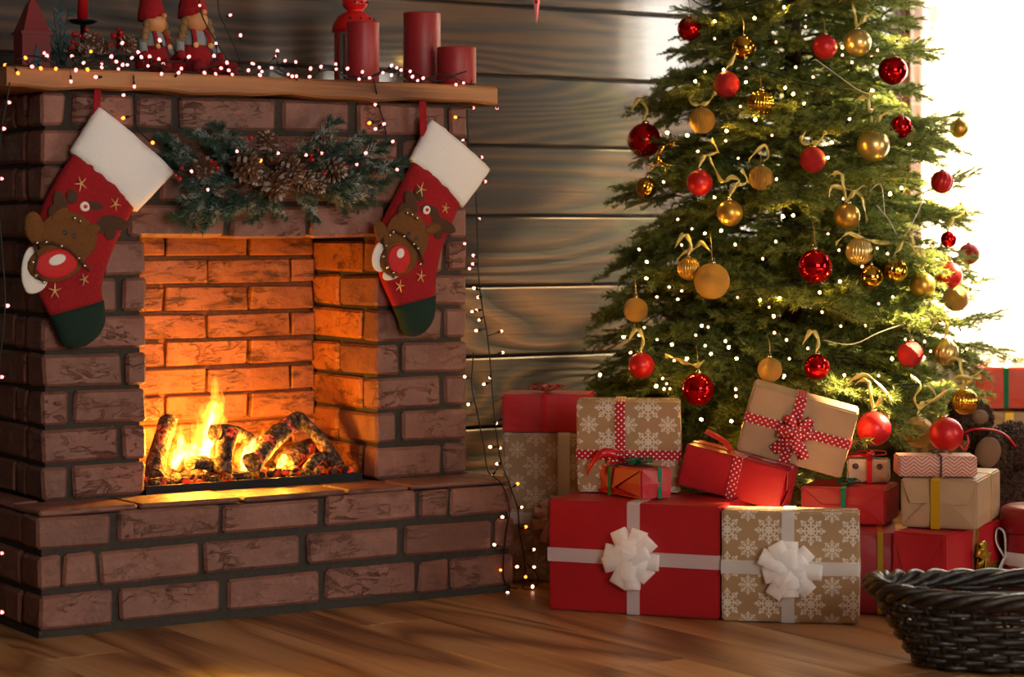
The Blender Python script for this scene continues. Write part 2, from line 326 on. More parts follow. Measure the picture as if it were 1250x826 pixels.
# ------------------------------------------------------------------ mesh helpers
class MB:
    def __init__(s): s.v = []; s.f = []; s.uv = {}; s.mi = []
    def add(s, vs, fs, mi=0, uvs=None):
        o = len(s.v); s.v += [tuple(p) for p in vs]
        for k, f in enumerate(fs):
            if uvs: s.uv[len(s.f)] = uvs[k]
            s.f.append(tuple(i+o for i in f)); s.mi.append(mi)
        return s
    def box(s, c, d, R=None, mi=0):
        c = Vector(c); h = Vector(d)/2; vs = []
        for x in (-1, 1):
            for y in (-1, 1):
                for z in (-1, 1):
                    p = Vector((x*h.x, y*h.y, z*h.z)); p = (R @ p) if R else p; vs.append(c+p)
        return s.add(vs, [(0, 1, 3, 2), (4, 6, 7, 5), (0, 4, 5, 1), (2, 3, 7, 6), (0, 2, 6, 4), (1, 5, 7, 3)], mi)
    def tube(s, pts, rad, n=6, cap=True, mi=0, closed=False):
        pts = [Vector(p) for p in pts]; m = len(pts); rads = rad if isinstance(rad, (list, tuple)) else [rad]*m
        vs = []; up = Vector((0.13, 0.27, 0.95)).normalized(); prev = None
        for i, p in enumerate(pts):
            if closed: t = pts[(i+1) % m]-pts[i-1]
            else: t = pts[min(i+1, m-1)]-pts[max(i-1, 0)]
            t = t.normalized() if t.length > 1e-9 else Vector((0, 0, 1))
            if prev is None:
                a = t.cross(up)
                if a.length < 0.1: a = t.cross(Vector((1, 0, 0)))
            else: a = prev - t*prev.dot(t)
            a.normalize(); prev = a; b = t.cross(a)
            for k in range(n):
                an = 2*PI*k/n; vs.append(p+(a*math.cos(an)+b*math.sin(an))*rads[i])
        fs = []
        for i in range(m if closed else m-1):
            j = (i+1) % m
            for k in range(n): fs.append((i*n+k, i*n+(k+1) % n, j*n+(k+1) % n, j*n+k))
        if cap and not closed: fs += [tuple(range(n))[::-1], tuple((m-1)*n+k for k in range(n))]
        return s.add(vs, fs, mi)
    def lathe(s, prof, n=24, c=(0, 0, 0), R=None, mi=0, rmod=None):
        c = Vector(c); vs = []; fs = []
        for (r, z) in prof:
            for k in range(n):
                a = 2*PI*k/n; rr = r*(rmod(a) if rmod else 1); p = Vector((rr*math.cos(a), rr*math.sin(a), z)); vs.append(c+((R @ p) if R else p))
        for i in range(len(prof)-1):
            for k in range(n): fs.append((i*n+k, i*n+(k+1) % n, (i+1)*n+(k+1) % n, (i+1)*n+k))
        m = len(prof)-1; fs += [tuple(range(n))[::-1], tuple(m*n+k for k in range(n))]
        return s.add(vs, fs, mi)
    def ell(s, c, r, R=None, nu=14, nv=9, mi=0, jit=0):
        r = Vector(r) if not isinstance(r, (int, float)) else Vector((r, r, r)); c = Vector(c); vs = []
        for j in range(1, nv):
            t = PI*j/nv
            for i in range(nu):
                a = 2*PI*i/nu; p = Vector((math.sin(t)*math.cos(a), math.sin(t)*math.sin(a), math.cos(t)))
                if jit: p *= 1+jit*noise.noise(p*2.3+c*31)
                p = Vector((p.x*r.x, p.y*r.y, p.z*r.z)); vs.append(c+((R @ p) if R else p))
        fs = []
        for j in range(nv-2):
            for i in range(nu): fs.append((j*nu+i, j*nu+(i+1) % nu, (j+1)*nu+(i+1) % nu, (j+1)*nu+i)[::-1])
        tp = Vector((0, 0, r.z)); tp = (R @ tp) if R else tp; vs += [c+tp, c-tp]; T = len(vs)-2
        for i in range(nu): fs += [(T, i, (i+1) % nu), (T+1, (nv-2)*nu+(i+1) % nu, (nv-2)*nu+i)]
        return s.add(vs, fs, mi)
    def strip(s, pts, wv, th=0.0006, mi=0):
        """a ribbon: points along its middle, half-width vector(s), with UV in metres"""
        pts = [Vector(p) for p in pts]; m = len(pts); wvs = wv if isinstance(wv, list) else [Vector(wv)]*m
        top = []; bot = []; L = [0]
        for i in range(1, m): L.append(L[-1]+(pts[i]-pts[i-1]).length)
        for i, p in enumerate(pts):
            t = (pts[min(i+1, m-1)]-pts[max(i-1, 0)]); w = Vector(wvs[i]); nn = t.cross(w)
            nn = nn.normalized()*th if nn.length > 1e-12 else Vector((0, 0, th))
            top += [p-w+nn, p+w+nn]; bot += [p-w-nn, p+w-nn]
        n2 = 2*m; fs = []; uv = []
        for i in range(m-1):
            a = 2*i; w0 = wvs[i].length if isinstance(wvs[i], Vector) else Vector(wvs[i]).length
            q = [(L[i], -w0), (L[i], w0), (L[i+1], w0), (L[i+1], -w0)]
            fs.append((a, a+1, a+3, a+2)); uv.append(q)
            fs.append((n2+a, n2+a+2, n2+a+3, n2+a+1)); uv.append([q[0], q[3], q[2], q[1]])
            for (x, y) in ((a, a+2), (a+3, a+1)): fs.append((x, y, n2+y, n2+x)); uv.append([q[0]]*4)
        return s.add(top+bot, fs, mi, uv)
    def mesh(s, name, mats, smooth=False, recentre=True):
        me = bpy.data.meshes.new(name); V = np.array(s.v, dtype=float)
        c = (V.min(0)+V.max(0))/2 if recentre else np.zeros(3)
        me.from_pydata((V-c).tolist(), [], s.f)
        for mt in (mats if isinstance(mats, (list, tuple)) else [mats]): me.materials.append(M[mt] if isinstance(mt, str) else mt)
        if any(s.mi): me.polygons.foreach_set('material_index', s.mi)
        if smooth: me.polygons.foreach_set('use_smooth', [True]*len(s.f))
        if s.uv:
            ul = me.uv_layers.new(name='UVMap')
            for fi, q in s.uv.items():
                for k, li in enumerate(me.polygons[fi].loop_indices): ul.data[li].uv = q[k]
        me.update()
        if len(s.f) < 20000:
            bm = bmesh.new(); bm.from_mesh(me); bmesh.ops.recalc_face_normals(bm, faces=bm.faces[:]); bm.to_mesh(me); bm.free()
        return me, Vector(c)
def link(name, me, loc, parent=None):
    o = bpy.data.objects.new(name, me); COL.objects.link(o); o.location = loc
    if parent is not None: o.parent = parent
    return o
WO = {}
def part(name, mb, mats, parent=None, smooth=False, world=True, label=None, kind=None):
    """mesh -> object; world=True: vertices are room coordinates and the parents are unrotated"""
    me, c = mb.mesh(name, mats, smooth); loc = c
    if parent is not None and world: loc = c - WO.get(parent.name, Vector((0, 0, 0)))
    o = link(name, me, loc, parent); WO[o.name] = c if world else Vector((0, 0, 0))
    if label: o['label'] = label
    if kind: o['kind'] = kind
    return o
def tag(o, label, cat, group=None, kind=None):
    o['label'] = label; o['category'] = cat
    if group: o['group'] = group
    if kind: o['kind'] = kind
    return o
def thing(name, label, cat, loc=(0, 0, 0), group=None, kind=None, mat4=None):
    o = bpy.data.objects.new(name, None); COL.objects.link(o); o.empty_display_size = 0.05
    if mat4 is not None: o.matrix_world = mat4; loc = mat4.translation
    else: o.location = loc
    WO[o.name] = Vector(loc)
    return tag(o, label, cat, group, kind)
def struct(name, mb, mats, label, cat):
    o = part(name, mb, mats); tag(o, label, cat, None, 'structure'); return o
def bev_mesh(name, dims, bev, jit, mat, seed):
    rn = random.Random(seed); bm = bmesh.new(); bmesh.ops.create_cube(bm, size=1)
    for v in bm.verts:
        v.co = Vector((v.co.x*dims[0], v.co.y*dims[1], v.co.z*dims[2]))+Vector((rn.uniform(-jit, jit), rn.uniform(-jit, jit), rn.uniform(-jit, jit)))
    bmesh.ops.bevel(bm, geom=bm.edges[:], offset=bev, segments=1, affect='EDGES')
    me = bpy.data.meshes.new(name); bm.to_mesh(me); bm.free(); me.materials.append(M[mat]); return me

# ------------------------------------------------------------------ room shell
def wall_with_holes(u0, u1, z0, z1, holes, thick, x):
    mb = MB(); ys = sorted({u0, u1, *[h[0] for h in holes], *[h[1] for h in holes]})
    for a, b in zip(ys[:-1], ys[1:]):
        hs = [h for h in holes if h[0] <= a+1e-6 and h[1] >= b-1e-6]
        segs = [(z0, z1)] if not hs else [(z0, hs[0][2]), (hs[0][3], z1)]
        for (p, q) in segs: mb.box((x+thick/2, (a+b)/2, (p+q)/2), (thick, b-a, q-p))
    return mb
struct('wall_right', wall_with_holes(YF-0.12, YB+0.12, 0, ZC, WIN, 0.14, XR), 'sidewall', 'dark painted wall with the bright window right of the tree', 'wall')
wb = struct('wall_back', MB().box(((XL+XR)/2, YB+0.075, ZC/2-0.05), (XR-XL+0.3, 0.11, ZC+0.1)), 'black', 'dark brown wall of wide horizontal boards behind the tree', 'wall')
struct('wall_left', MB().box((XL-0.06, (YF+YB)/2, ZC/2), (0.12, YB-YF, ZC)), 'sidewall', 'painted wall left of the fireplace, out of view', 'wall')
mb = MB()
for (a, b, c, d) in ((XL, WINF[0], 0, ZC), (WINF[1], XR, 0, ZC), (WINF[0], WINF[1], 0, WINF[2]), (WINF[0], WINF[1], WINF[3], ZC)): mb.box(((a+b)/2, YF-0.06, (c+d)/2), (b-a, 0.12, d-c))
struct('wall_front', mb, 'sidewall', 'painted wall behind the viewer, out of view', 'wall')
struct('ceiling', MB().box(((XL+XR)/2, (YF+YB)/2, ZC+0.05), (XR-XL+0.3, YB-YF+0.3, 0.1)), 'ceil', 'plain ceiling above the room, out of view', 'ceiling')
fl = struct('floor', MB().box(((XL+XR)/2, (YF+YB)/2, -0.06), (XR-XL+0.3, YB-YF+0.3, 0.08)), 'black', 'warm brown wooden floor of long boards', 'floor')
# wall boards, each one
pitch = 0.1805; zz = 0.488-pitch*3 + 0.0; k = 0; wm = {}
while zz < ZC:
    lo = max(zz, 0.0); hi = min(zz+pitch, ZC)
    cuts = [XL, [-0.1, 0.4][k % 2], 3.98+0.12*(k % 3), XR]
    for a, b in zip(cuts[:-1], cuts[1:]):
        key = (round(b-a, 3), round(hi-lo, 3))
        if key not in wm: wm[key] = bev_mesh('wall_board', (b-a-0.003, 0.022, hi-lo-0.006), 0.004, 0, 'wallwood', k)
        link('wall_board', wm[key], Vector(((a+b)/2, YB+0.009, (lo+hi)/2))-WO['wall_back'], wb)
    zz += pitch; k += 1
# floor boards, each one
fm = {}; bw = 0.17; nb = int((XR-XL)/bw)+1
for i in range(nb):
    x0 = XL+i*bw; x1 = min(x0+bw, XR)
    if x1-x0 < 0.02: continue
    y = YF-[0.2, 1.0, 0.55, 1.3][i % 4]
    while y < YB:
        a = max(y, YF); b = min(y+1.75, YB); y += 1.75
        if b-a < 0.05: continue
        key = (round(x1-x0, 3), round(b-a, 3))
        if key not in fm: fm[key] = bev_mesh('floor_board', (x1-x0-0.0012, b-a-0.0012, 0.02), 0.0012, 0, 'floorwood', i)
        link('floor_board', fm[key], Vector(((x0+x1)/2, (a+b)/2, -0.01))-WO['floor'], fl)
# window frames, panes
for wi, (y0, y1, z0, z1) in enumerate(WIN):
    w = thing('window_%d' % (1, 2, 4)[wi], ['white framed window blazing with daylight beside the tree', 'second white framed window in the same wall, out of view', 'small casement window added for its reflection on the boards, out of view'][wi], 'window', (XR, (y0+y1)/2, z0), kind='structure')
    x = XR+0.07; t = 0.05 if wi < 2 else 0.025
    part('window_frame', MB().box((x, y0+t/2, (z0+z1)/2), (0.07, t, z1-z0)), 'winwhite', w)
    part('window_frame', MB().box((x, y1-t/2, (z0+z1)/2), (0.07, t, z1-z0)), 'winwhite', w)
    part('window_frame', MB().box((x, (y0+y1)/2, z1-t/2), (0.07, y1-y0-2*t, t)), 'winwhite', w)
    part('window_frame', MB().box((x, (y0+y1)/2, z0+t/2), (0.07, y1-y0-2*t, t)), 'winwhite', w)
    for q in ((1, 2) if wi < 2 else ()): part('glazing_bar', MB().box((x, y0+(y1-y0)*q/3, (z0+z1)/2), (0.05, 0.035, z1-z0-2*t)), 'winwhite', w)
    if wi < 2: part('glazing_bar', MB().box((x, (y0+y1)/2, z0+(z1-z0)*0.68), (0.045, y1-y0-2*t, 0.035)), 'winwhite', w)
    npn = 3 if wi < 2 else 1
    for q in range(npn):
        part('pane', MB().box((x, y0+(y1-y0)*(q+.5)/npn, (z0+z1)/2), (0.004, (y1-y0)/npn-0.04, z1-z0-2*t)), 'pane', w)
    part('window_sill', MB().box((XR-0.02, (y0+y1)/2, z0-0.015), (0.18, y1-y0+0.06, 0.03)), 'winwhite', w)
w = thing('window_3', 'white framed window added behind the viewer for fill light, out of view', 'window', ((WINF[0]+WINF[1])/2, YF, WINF[2]), kind='structure')
for q in range(4): part('window_frame', MB().box((WINF[0]+(WINF[1]-WINF[0])*q/3, YF-0.06, (WINF[2]+WINF[3])/2), (0.05, 0.06, WINF[3]-WINF[2])), 'winwhite', w)
for z in (WINF[2]+.02, WINF[3]-.02): part('window_frame', MB().box(((WINF[0]+WINF[1])/2, YF-0.06, z), (WINF[1]-WINF[0], 0.06, 0.04)), 'winwhite', w)
for q in range(3): part('pane', MB().box((WINF[0]+(WINF[1]-WINF[0])*(q+.5)/3, YF-0.06, (WINF[2]+WINF[3])/2), ((WINF[1]-WINF[0])/3-.05, 0.004, WINF[3]-WINF[2]-.08)), 'pane', w)
struct('trim_1', MB().box((XR-0.02, YB-0.03, ZC/2), (0.038, 0.05, ZC-0.02)), 'trimwood', 'orange brown corner batten where boarded wall meets the window', 'trim')
# sheer curtain beside the corner
mb = MB(); ny, nzv = 60, 12; vs = []; fs = []; uv = []
for j in range(nzv+1):
    z = 0.12+(2.5-0.12)*j/nzv
    for i in range(ny+1):
        y = 4.42+0.44*i/ny; vs.append((XR-0.12+0.018*math.sin(i*0.85+0.15*j)+0.006*math.sin(i*2.1), y, z))
for j in range(nzv):
    for i in range(ny):
        a = j*(ny+1)+i; fs.append((a, a+1, a+ny+2, a+ny+1))
        uv.append([(vs[q][1], vs[q][2]) for q in fs[-1]])
mb.add(vs, fs, 0, uv)
cu = thing('sheer_curtain', 'sheer white check curtain glowing in the window at the right edge', 'curtain', (XR-0.12, 4.64, 0.12))
part('curtain_cloth', mb, 'sheer', cu, True)
part('curtain_rod', MB().tube([(XR-0.12, 3.0, 2.52), (XR-0.12, 4.9, 2.52)], 0.012, 10), 'darkiron', cu)

# ------------------------------------------------------------------ fireplace
YC, YH, YI = 4.459, 4.307, 4.748            # chimney front, hearth front, back of firebox
XA, XB_ = 1.770, 2.797                       # chimney sides
XO0, XO1 = 2.000, 2.557                      # opening
HX0, HX1, HZ = 1.702, 2.827, 0.251           # hearth
CZ, ZM0, ZM1 = 0.077, 1.098, 1.139           # course, mantel bottom/top
fp = thing('fireplace', 'red brick fireplace with raised hearth and wooden mantel shelf', 'fireplace', ((XA+XB_)/2, 4.6, 0))
J = 0.0055
brick_cache = {}
def brick(x0, x1, y0, y1, z0, z1, mat='brick', name='brick', bev=0.006, jit=0.0032):
    d = tuple(round(v, 3) for v in (x1-x0, y1-y0, z1-z0)); v = random.randrange(3); key = (d, v, mat)
    if key not in brick_cache: brick_cache[key] = bev_mesh('brick', d, bev, jit, mat, hash(d) % 1000+v)
    return link(name, brick_cache[key], Vector(((x0+x1)/2, (y0+y1)/2+random.uniform(-.0015, .0015), (z0+z1)/2))-WO[fp.name], fp)
# mortar cores
mt = MB(); t = 0.010
zo = HZ+7*CZ
mt.box(((XA+XO0)/2, (YC+YB)/2+t/2-0.004, (HZ+ZM0)/2), (XO0-XA-2*t, YB-YC-t-0.01, ZM0-HZ))
mt.box(((XO1+XB_)/2, (YC+YB)/2+t/2-0.004, (HZ+ZM0)/2), (XB_-XO1-2*t, YB-YC-t-0.01, ZM0-HZ))
mt.box(((XO0+XO1)/2, (YC+YB)/2+t/2-0.004, (zo+ZM0)/2+0.005), (XO1-XO0+2*t, YB-YC-t-0.01, ZM0-zo-0.012))
part('mortar', mt, 'mortar', fp)
mt = MB().box(((HX0+HX1)/2, (YH+YB)/2+t/2-0.004, (HZ-0.012)/2), (HX1-HX0-2*t, YB-YH-t-0.01, HZ-0.012))
part('mortar', mt, 'mortar', fp)
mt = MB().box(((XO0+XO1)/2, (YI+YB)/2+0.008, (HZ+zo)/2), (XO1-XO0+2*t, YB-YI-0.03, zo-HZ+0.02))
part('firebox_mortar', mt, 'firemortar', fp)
DEP = 0.09
rows = [  # chimney front, top to bottom, brick edges in picture columns
 [(52,79),(89,163),(168,212),(220,336),(346,428),(437,543),(550,570.5)],
 [(52,140),(148,200),(208,320),(328,430),(438,487),(494,570.5)],
 [(52,79),(88,190),(198,310),(318,425),(433,515),(522,570.5)],
 [(52,150),(158,275),(283,375),(381,470),(478,541),(549,570.5)],
 [(52,120),(128,179),(459.5,541),(546,570.5)],
 [(52,142),(151,179),(459.5,483),(490,570.5)],
 [(52,81),(88,179),(459.5,538),(544,570.5)],
 [(52,148),(154,179),(459.5,486),(491,570.5)],
 [(52,83),(91,179),(459.5,539),(544,570.5)],
 [(52,145),(151,179),(459.5,484),(491,570.5)],
 [(52,83),(89,179),(459.5,538),(544,570.5)]]
for ri, rw in enumerate(rows):
    z1 = ZM0-ri*CZ-J*0.9; z0 = ZM0-(ri+1)*CZ+J*0.9
    for (a, b) in rw:
        x0, x1 = XatY(a, YC), XatY(b, YC)
        if a == 52: x0 = XA
        if b == 570.5: x1 = XB_
        if b == 179: x1 = XO0
        if a == 459.5: x0 = XO1
        dep = DEP*0.95
        if ri >= 4 and (b == 179 or a == 459.5): dep = 0.062 if ri % 2 == 0 else 0.172
        brick(x0, x1, YC, YC+dep, z0, z1)
    # left flank
    y = YC+DEP+0.01+(0.0 if ri % 2 else 0.06)
    if ri % 2 == 0: brick(XA, XA+DEP*0.9, YC+DEP+0.008, y-0.006, z0, z1)
    while y < YB-0.03:
        y2 = min(y+0.185, YB-0.012); brick(XA, XA+DEP*0.9, y, y2, z0, z1); y = y2+0.012
    # right flank
    y = YC+DEP+0.01
    while y < YB-0.03:
        y2 = min(y+0.185, YB-0.012); brick(XB_-DEP*0.5, XB_, y, y2, z0, z1); y = y2+0.012
    # cheeks of the opening
    if ri >= 4:
        segs = [(0.180, 0.310)] if ri % 2 else [(0.070, 0.310)]
        # right cheek: front part is the return of the corner brick
        for (a, b) in segs:
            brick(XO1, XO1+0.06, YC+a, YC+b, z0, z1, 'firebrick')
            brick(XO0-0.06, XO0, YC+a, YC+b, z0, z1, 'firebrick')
# back of the firebox: thinner courses
pz = 0.0622; k = 0; z = HZ+0.004
while z < zo+0.03:
    x = XO0-0.03-(0.105 if k % 2 else 0.0)
    while x < XO1-0.002:
        x2 = x+0.203; a = max(x, XO0-0.02); b = min(x2, XO1-0.0005)
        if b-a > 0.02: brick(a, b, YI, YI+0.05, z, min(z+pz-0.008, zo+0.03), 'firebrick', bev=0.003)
        x = x2+0.008
    z += pz; k += 1
# hearth
hr = [(0.178, 0.240, [(47,137),(146,268),(274,391),(399,508),(513,548),(552,628)]),
      (0.0985, 0.164, [(47,74),(78,118),(123,245),(251,368),(377,488),(496,600),(605,628)]),
      (0.018, 0.084, [(47,138),(148,270),(280,392),(399,508),(512,548),(551,628)])]
for z0, z1, rw in hr:
    for (a, b) in rw:
        x0 = HX0 if a == 47 else XatY(a, YH); x1 = HX1 if b == 628 else XatY(b, YH)
        brick(x0, x1, YH, YH+DEP, z0, z1, bev=0.006)
    for X0, X1 in ((HX0, HX0+0.06), (HX1-0.06, HX1)):
        y = YH+DEP+0.012
        while y < YB-0.03:
            y2 = min(y+0.18, YB-0.012); brick(X0, X1, y, y2, z0, z1); y = y2+0.012
part('hearth_footing', MB().box(((HX0+HX1)/2, (YH+YB)/2+0.004, 0.0075), (HX1-HX0-0.008, YB-YH-0.012, 0.015)), 'mortar', fp)
cols = [47, 171, 298, 425, 502, 628]
for a, b in zip(cols[:-1], cols[1:]):
    x0 = HX0+0.004 if a == 47 else XatY(a, YH)+0.003; x1 = HX1-0.004 if b == 628 else XatY(b, YH)-0.003
    brick(x0, x1, YH+0.006, YC+0.004 if True else 0, HZ-0.009, HZ+0.002, name='hearth_slab', bev=0.004, jit=0.0012)
part('firebox_floor', MB().box(((XO0+XO1)/2, (YC+YI)/2+0.005, HZ-0.007), (XO1-XO0, YI-YC, 0.012)), 'mortar', fp)
for x0, x1 in ((HX0+0.004, XA), (XB_, HX1-0.004)): brick(x0, x1, YC+0.006, YB-0.015, HZ-0.009, HZ+0.002, name='hearth_slab')
# mantel shelf: a hewn beam with a wavy underside
mb = MB(); x0, x1, y0, y1 = 1.671, 2.841, 4.400, YB-0.012; n = 40; vs = []; fs = []
for i in range(n+1):
    x = x0+(x1-x0)*i/n; w = 0.003*math.sin(x*17)+0.002*math.sin(x*41+1); r = 0.004
    for (yy, z) in ((y0+r, ZM0+w+0.001), (y0+w*0.4, ZM0+0.006+w), (y0+w*0.3, ZM1-0.005), (y0+r, ZM1), (y1, ZM1), (y1, ZM0+0.001)): vs.append((x, yy, z+0.0))
for i in range(n):
    for k in range(6): fs.append((i*6+k, i*6+(k+1) % 6, (i+1)*6+(k+1) % 6, (i+1)*6+k))
fs += [tuple(range(6))[::-1], tuple(n*6+k for k in range(6))]
mb.add(vs, fs); part('mantel_shelf', mb, 'mantelwood', fp, label='golden brown wooden mantel shelf')

# ------------------------------------------------------------------ fire
tray_y0, tray_y1 = YC+0.012, YI-0.02; tray_x0, tray_x1 = XO0+0.004, XO1-0.03
fg = thing('fire_tray', 'dark iron ember tray on the firebox floor', 'tray', ((tray_x0+tray_x1)/2, (tray_y0+tray_y1)/2, HZ+0.002))
part('tray_bottom', MB().box(((tray_x0+tray_x1)/2, (tray_y0+tray_y1)/2, HZ+0.006), (tray_x1-tray_x0, tray_y1-tray_y0, 0.006)), 'darkiron', fg)
part('tray_lip', MB().box(((tray_x0+tray_x1)/2, tray_y0, HZ+0.010), (tray_x1-tray_x0, 0.006, 0.018)), 'darkiron', fg)
mb = MB()
for i in range(420):
    x = random.uniform(tray_x0+0.01, tray_x1-0.01); y = random.uniform(tray_y0+0.012, tray_y1-0.012); r = random.uniform(0.005, 0.013)
    mb.ell((x, y, HZ+0.009+r*0.7+random.uniform(0, 0.012)), (r, r*random.uniform(.6, 1), r*random.uniform(.5, .9)), Matrix.Rotation(random.uniform(0, 3), 3, 'Z'), 6, 4, jit=0.4)
eo = part('ember_bed', mb, 'ember'); tag(eo, 'bed of glowing coals and ash in the firebox tray', 'embers', None, 'stuff')
def log(p, q, r0, r1, label, bendv=0.01):
    p, q = Vector(p), Vector(q); n = 12; pts = []; rr = []
    ax = (q-p).normalized(); sd = ax.cross(Vector((0, 0, 1))).normalized()
    mb = MB(); N = 14; vs = []; fs = []
    up = sd.cross(ax)
    for i in range(n+1):
        t_ = i/n; c = p.lerp(q, t_)+up*bendv*math.sin(PI*t_); r = r0+(r1-r0)*t_
        for k in range(N):
            a = 2*PI*k/N; d = sd*math.cos(a)+up*math.sin(a)
            vs.append(c+d*r*(1+0.16*noise.noise(Vector((a*2, t_*5, p.x*20)))+0.10*noise.noise(d*5+c*60)))
    for i in range(n):
        for k in range(N): fs.append((i*N+k, i*N+(k+1) % N, (i+1)*N+(k+1) % N, (i+1)*N+k))
    mb.add(vs, fs); lg = thing('firewood_log', label, 'log', (p+q)/2, 'burning logs in the firebox')
    part('bark_side', mb, 'log', lg, True)
    part('cut_end', MB().add(vs[:N], [tuple(range(N))[::-1]]), 'log', lg); part('cut_end', MB().add(vs[-N:], [tuple(range(N))]), 'log', lg)
def L(x, y, dy): return PY(x, y, YC+dy)
log(L(188, 580, .07), L(207, 512, .16), .022, .020, 'charred log standing against the left cheek of the firebox')
log(L(272, 578, .05), L(282, 524, .07), .020, .020, 'short glowing red log upright in the middle of the fire')
log(L(262, 527, .06), L(312, 543, .17), .019, .016, 'log lying across the top of the glowing upright piece')
log(L(308, 565, .05), L(366, 512, .17), .024, .021, 'thick ashen log leaning right over the coals')
log(L(362, 508, .16), L(412, 570, .06), .014, .017, 'bark covered split log leaning on the right cheek')
log(L(232, 566, .06), L(264, 574, .09), .015, .014, 'small grey cut log lying on the coals')
log(L(348, 570, .11), L(385, 545, .20), .024, .020, 'black hollow log glowing behind the leaning bark log')
log(L(375, 578, .05), L(395, 556, .09), .016, .012, 'grey ash covered stump right of the fire')
log(L(222, 552, .14), L(255, 560, .17), .016, .016, 'glowing log behind the left flames')
fire = thing('fire', 'orange and yellow flames rising from the logs', 'fire', L(270, 585, .1))
def flame(path, radii, mat, seed):
    n = len(path); pts = []; rs = []
    for i in range(n-1):
        for k in range(6):
            t_ = k/6; p = Vector(path[i]).lerp(Vector(path[i+1]), t_); r = radii[i]*(1-t_)+radii[i+1]*t_
            w = 0.25*r; p += Vector((w*noise.noise(Vector((seed, i+t_, 1))*2.1), w*noise.noise(Vector((seed, i+t_, 7))*2.1), 0))
            pts.append(p); rs.append(r*(1+0.35*noise.noise(Vector((seed*3.1, (i+t_)*2.4, 0)))))
    pts.append(Vector(path[-1])); rs.append(0.0006)
    part('flame', MB().tube(pts, rs, 9), mat, fire, True)
def FL(pl, dy, k=1.0, mat='flameout', seed=1):
    flame([L(x, y, dy+o) for (x, y, r, o) in pl], [r*k*0.00178 for (x, y, r, o) in pl], mat, seed)
A = [(252, 575, 5, 0), (250, 556, 10, 0), (255, 534, 11, .01), (260, 512, 10, .02), (264, 490, 7, .02), (262, 474, 3, .02), (263, 462, .5, .02)]
B = [(212, 572, 5, 0), (216, 560, 9, 0), (222, 544, 9, 0), (222, 530, 5, .01), (220, 516, 1, .01)]
B2 = [(228, 570, 4, 0), (232, 552, 9, 0), (240, 540, 5, 0), (247, 528, 1, .01)]
C = [(297, 575, 5, 0), (300, 562, 9, 0), (302, 550, 10, 0), (310, 541, 6, .01), (318, 531, 4, .01), (322, 522, 1, .01)]
D = [(340, 572, 4, 0), (345, 562, 8, 0), (348, 554, 5, 0), (349, 545, .8, 0)]
E = [(240, 545, 3, 0), (246, 518, 6, 0), (250, 500, 4, .01), (256, 484, 1, .01)]
F = [(268, 540, 3, 0), (272, 512, 5, 0), (268, 492, 3, .01), (271, 476, 1, .01)]
H_ = [(256, 540, 4, 0), (258, 510, 9, 0), (266, 488, 8, .01), (262, 470, 5, .01), (266, 452, 1, .01)]
I_ = [(236, 560, 4, 0), (244, 535, 8, 0), (240, 515, 5, 0), (246, 498, 2, 0), (248, 488, .6, 0)]
G_ = [(204, 578, 3, 0), (206, 568, 6, 0), (210, 552, 4, 0), (214, 540, 1, 0)]
for i, (pl, dy) in enumerate(((A, .10), (B, .09), (B2, .11), (C, .08), (D, .09), (E, .12), (F, .12), (G_, .07), (H_, .125), (I_, .115))):
    FL(pl, dy, 1.35, 'flameout', i+1)
for i, (pl, dy) in enumerate(((A[:5], .10), (B[:4], .09), (B2[:3], .11), (C[:5], .08), (D[:3], .09))):
    FL(pl, dy, 0.75, 'flamein', i+11)
for (x, y, dy, e, r) in ((258, 530, .10, 2.6, .03), (225, 550, .09, 1.4, .02), (305, 548, .08, 1.6, .02), (345, 562, .09, 0.7, .015)):
    ld = bpy.data.lights.new('fire_light', 'POINT'); lo = bpy.data.objects.new('fire_light', ld); COL.objects.link(lo)
    ld.energy = e*3.0; ld.color = (1.0, 0.40, 0.035); ld.shadow_soft_size = r; lo.location = L(x, y, dy-0.015)-fire.location; lo.parent = fire

# ------------------------------------------------------------------ needles, sprigs
def needles(mb, pts, rad, per_m, length, width, rn, mi=0, flat=0.35, tip=True):
    """needles set around a twig given by points; one slim triangle each"""
    pts = [Vector(p) for p in pts]
    for i in range(len(pts)-1):
        a, b = pts[i], pts[i+1]; t = b-a; ln = t.length
        if ln < 1e-6: continue
        t = t/ln; n = max(1, int(per_m*ln))
        e1 = t.cross(Vector((0, 0, 1)));
        if e1.length < 0.05: e1 = t.cross(Vector((1, 0, 0)))
        e1.normalize(); e2 = e1.cross(t)
        for k in range(n):
            p = a.lerp(b, (k+rn.random())/n); an = rn.uniform(0, 2*PI)
            rd = e1*math.cos(an)+e2*math.sin(an)*(1-flat)
            d = (t*rn.uniform(0.5, 0.9)+rd*rn.uniform(0.8, 1.0)).normalized()
            w = d.cross(Vector((rn.uniform(-1, 1), rn.uniform(-1, 1), rn.uniform(-1, 1))))
            if w.length < 1e-4: continue
            w = w.normalized()*width*0.5; l = length*rn.uniform(0.75, 1.15)
            o = len(mb.v); mb.v += [tuple(p-w), tuple(p+w), tuple(p+d*l)]; mb.f.append((o, o+1, o+2)); mb.mi.append(mi)
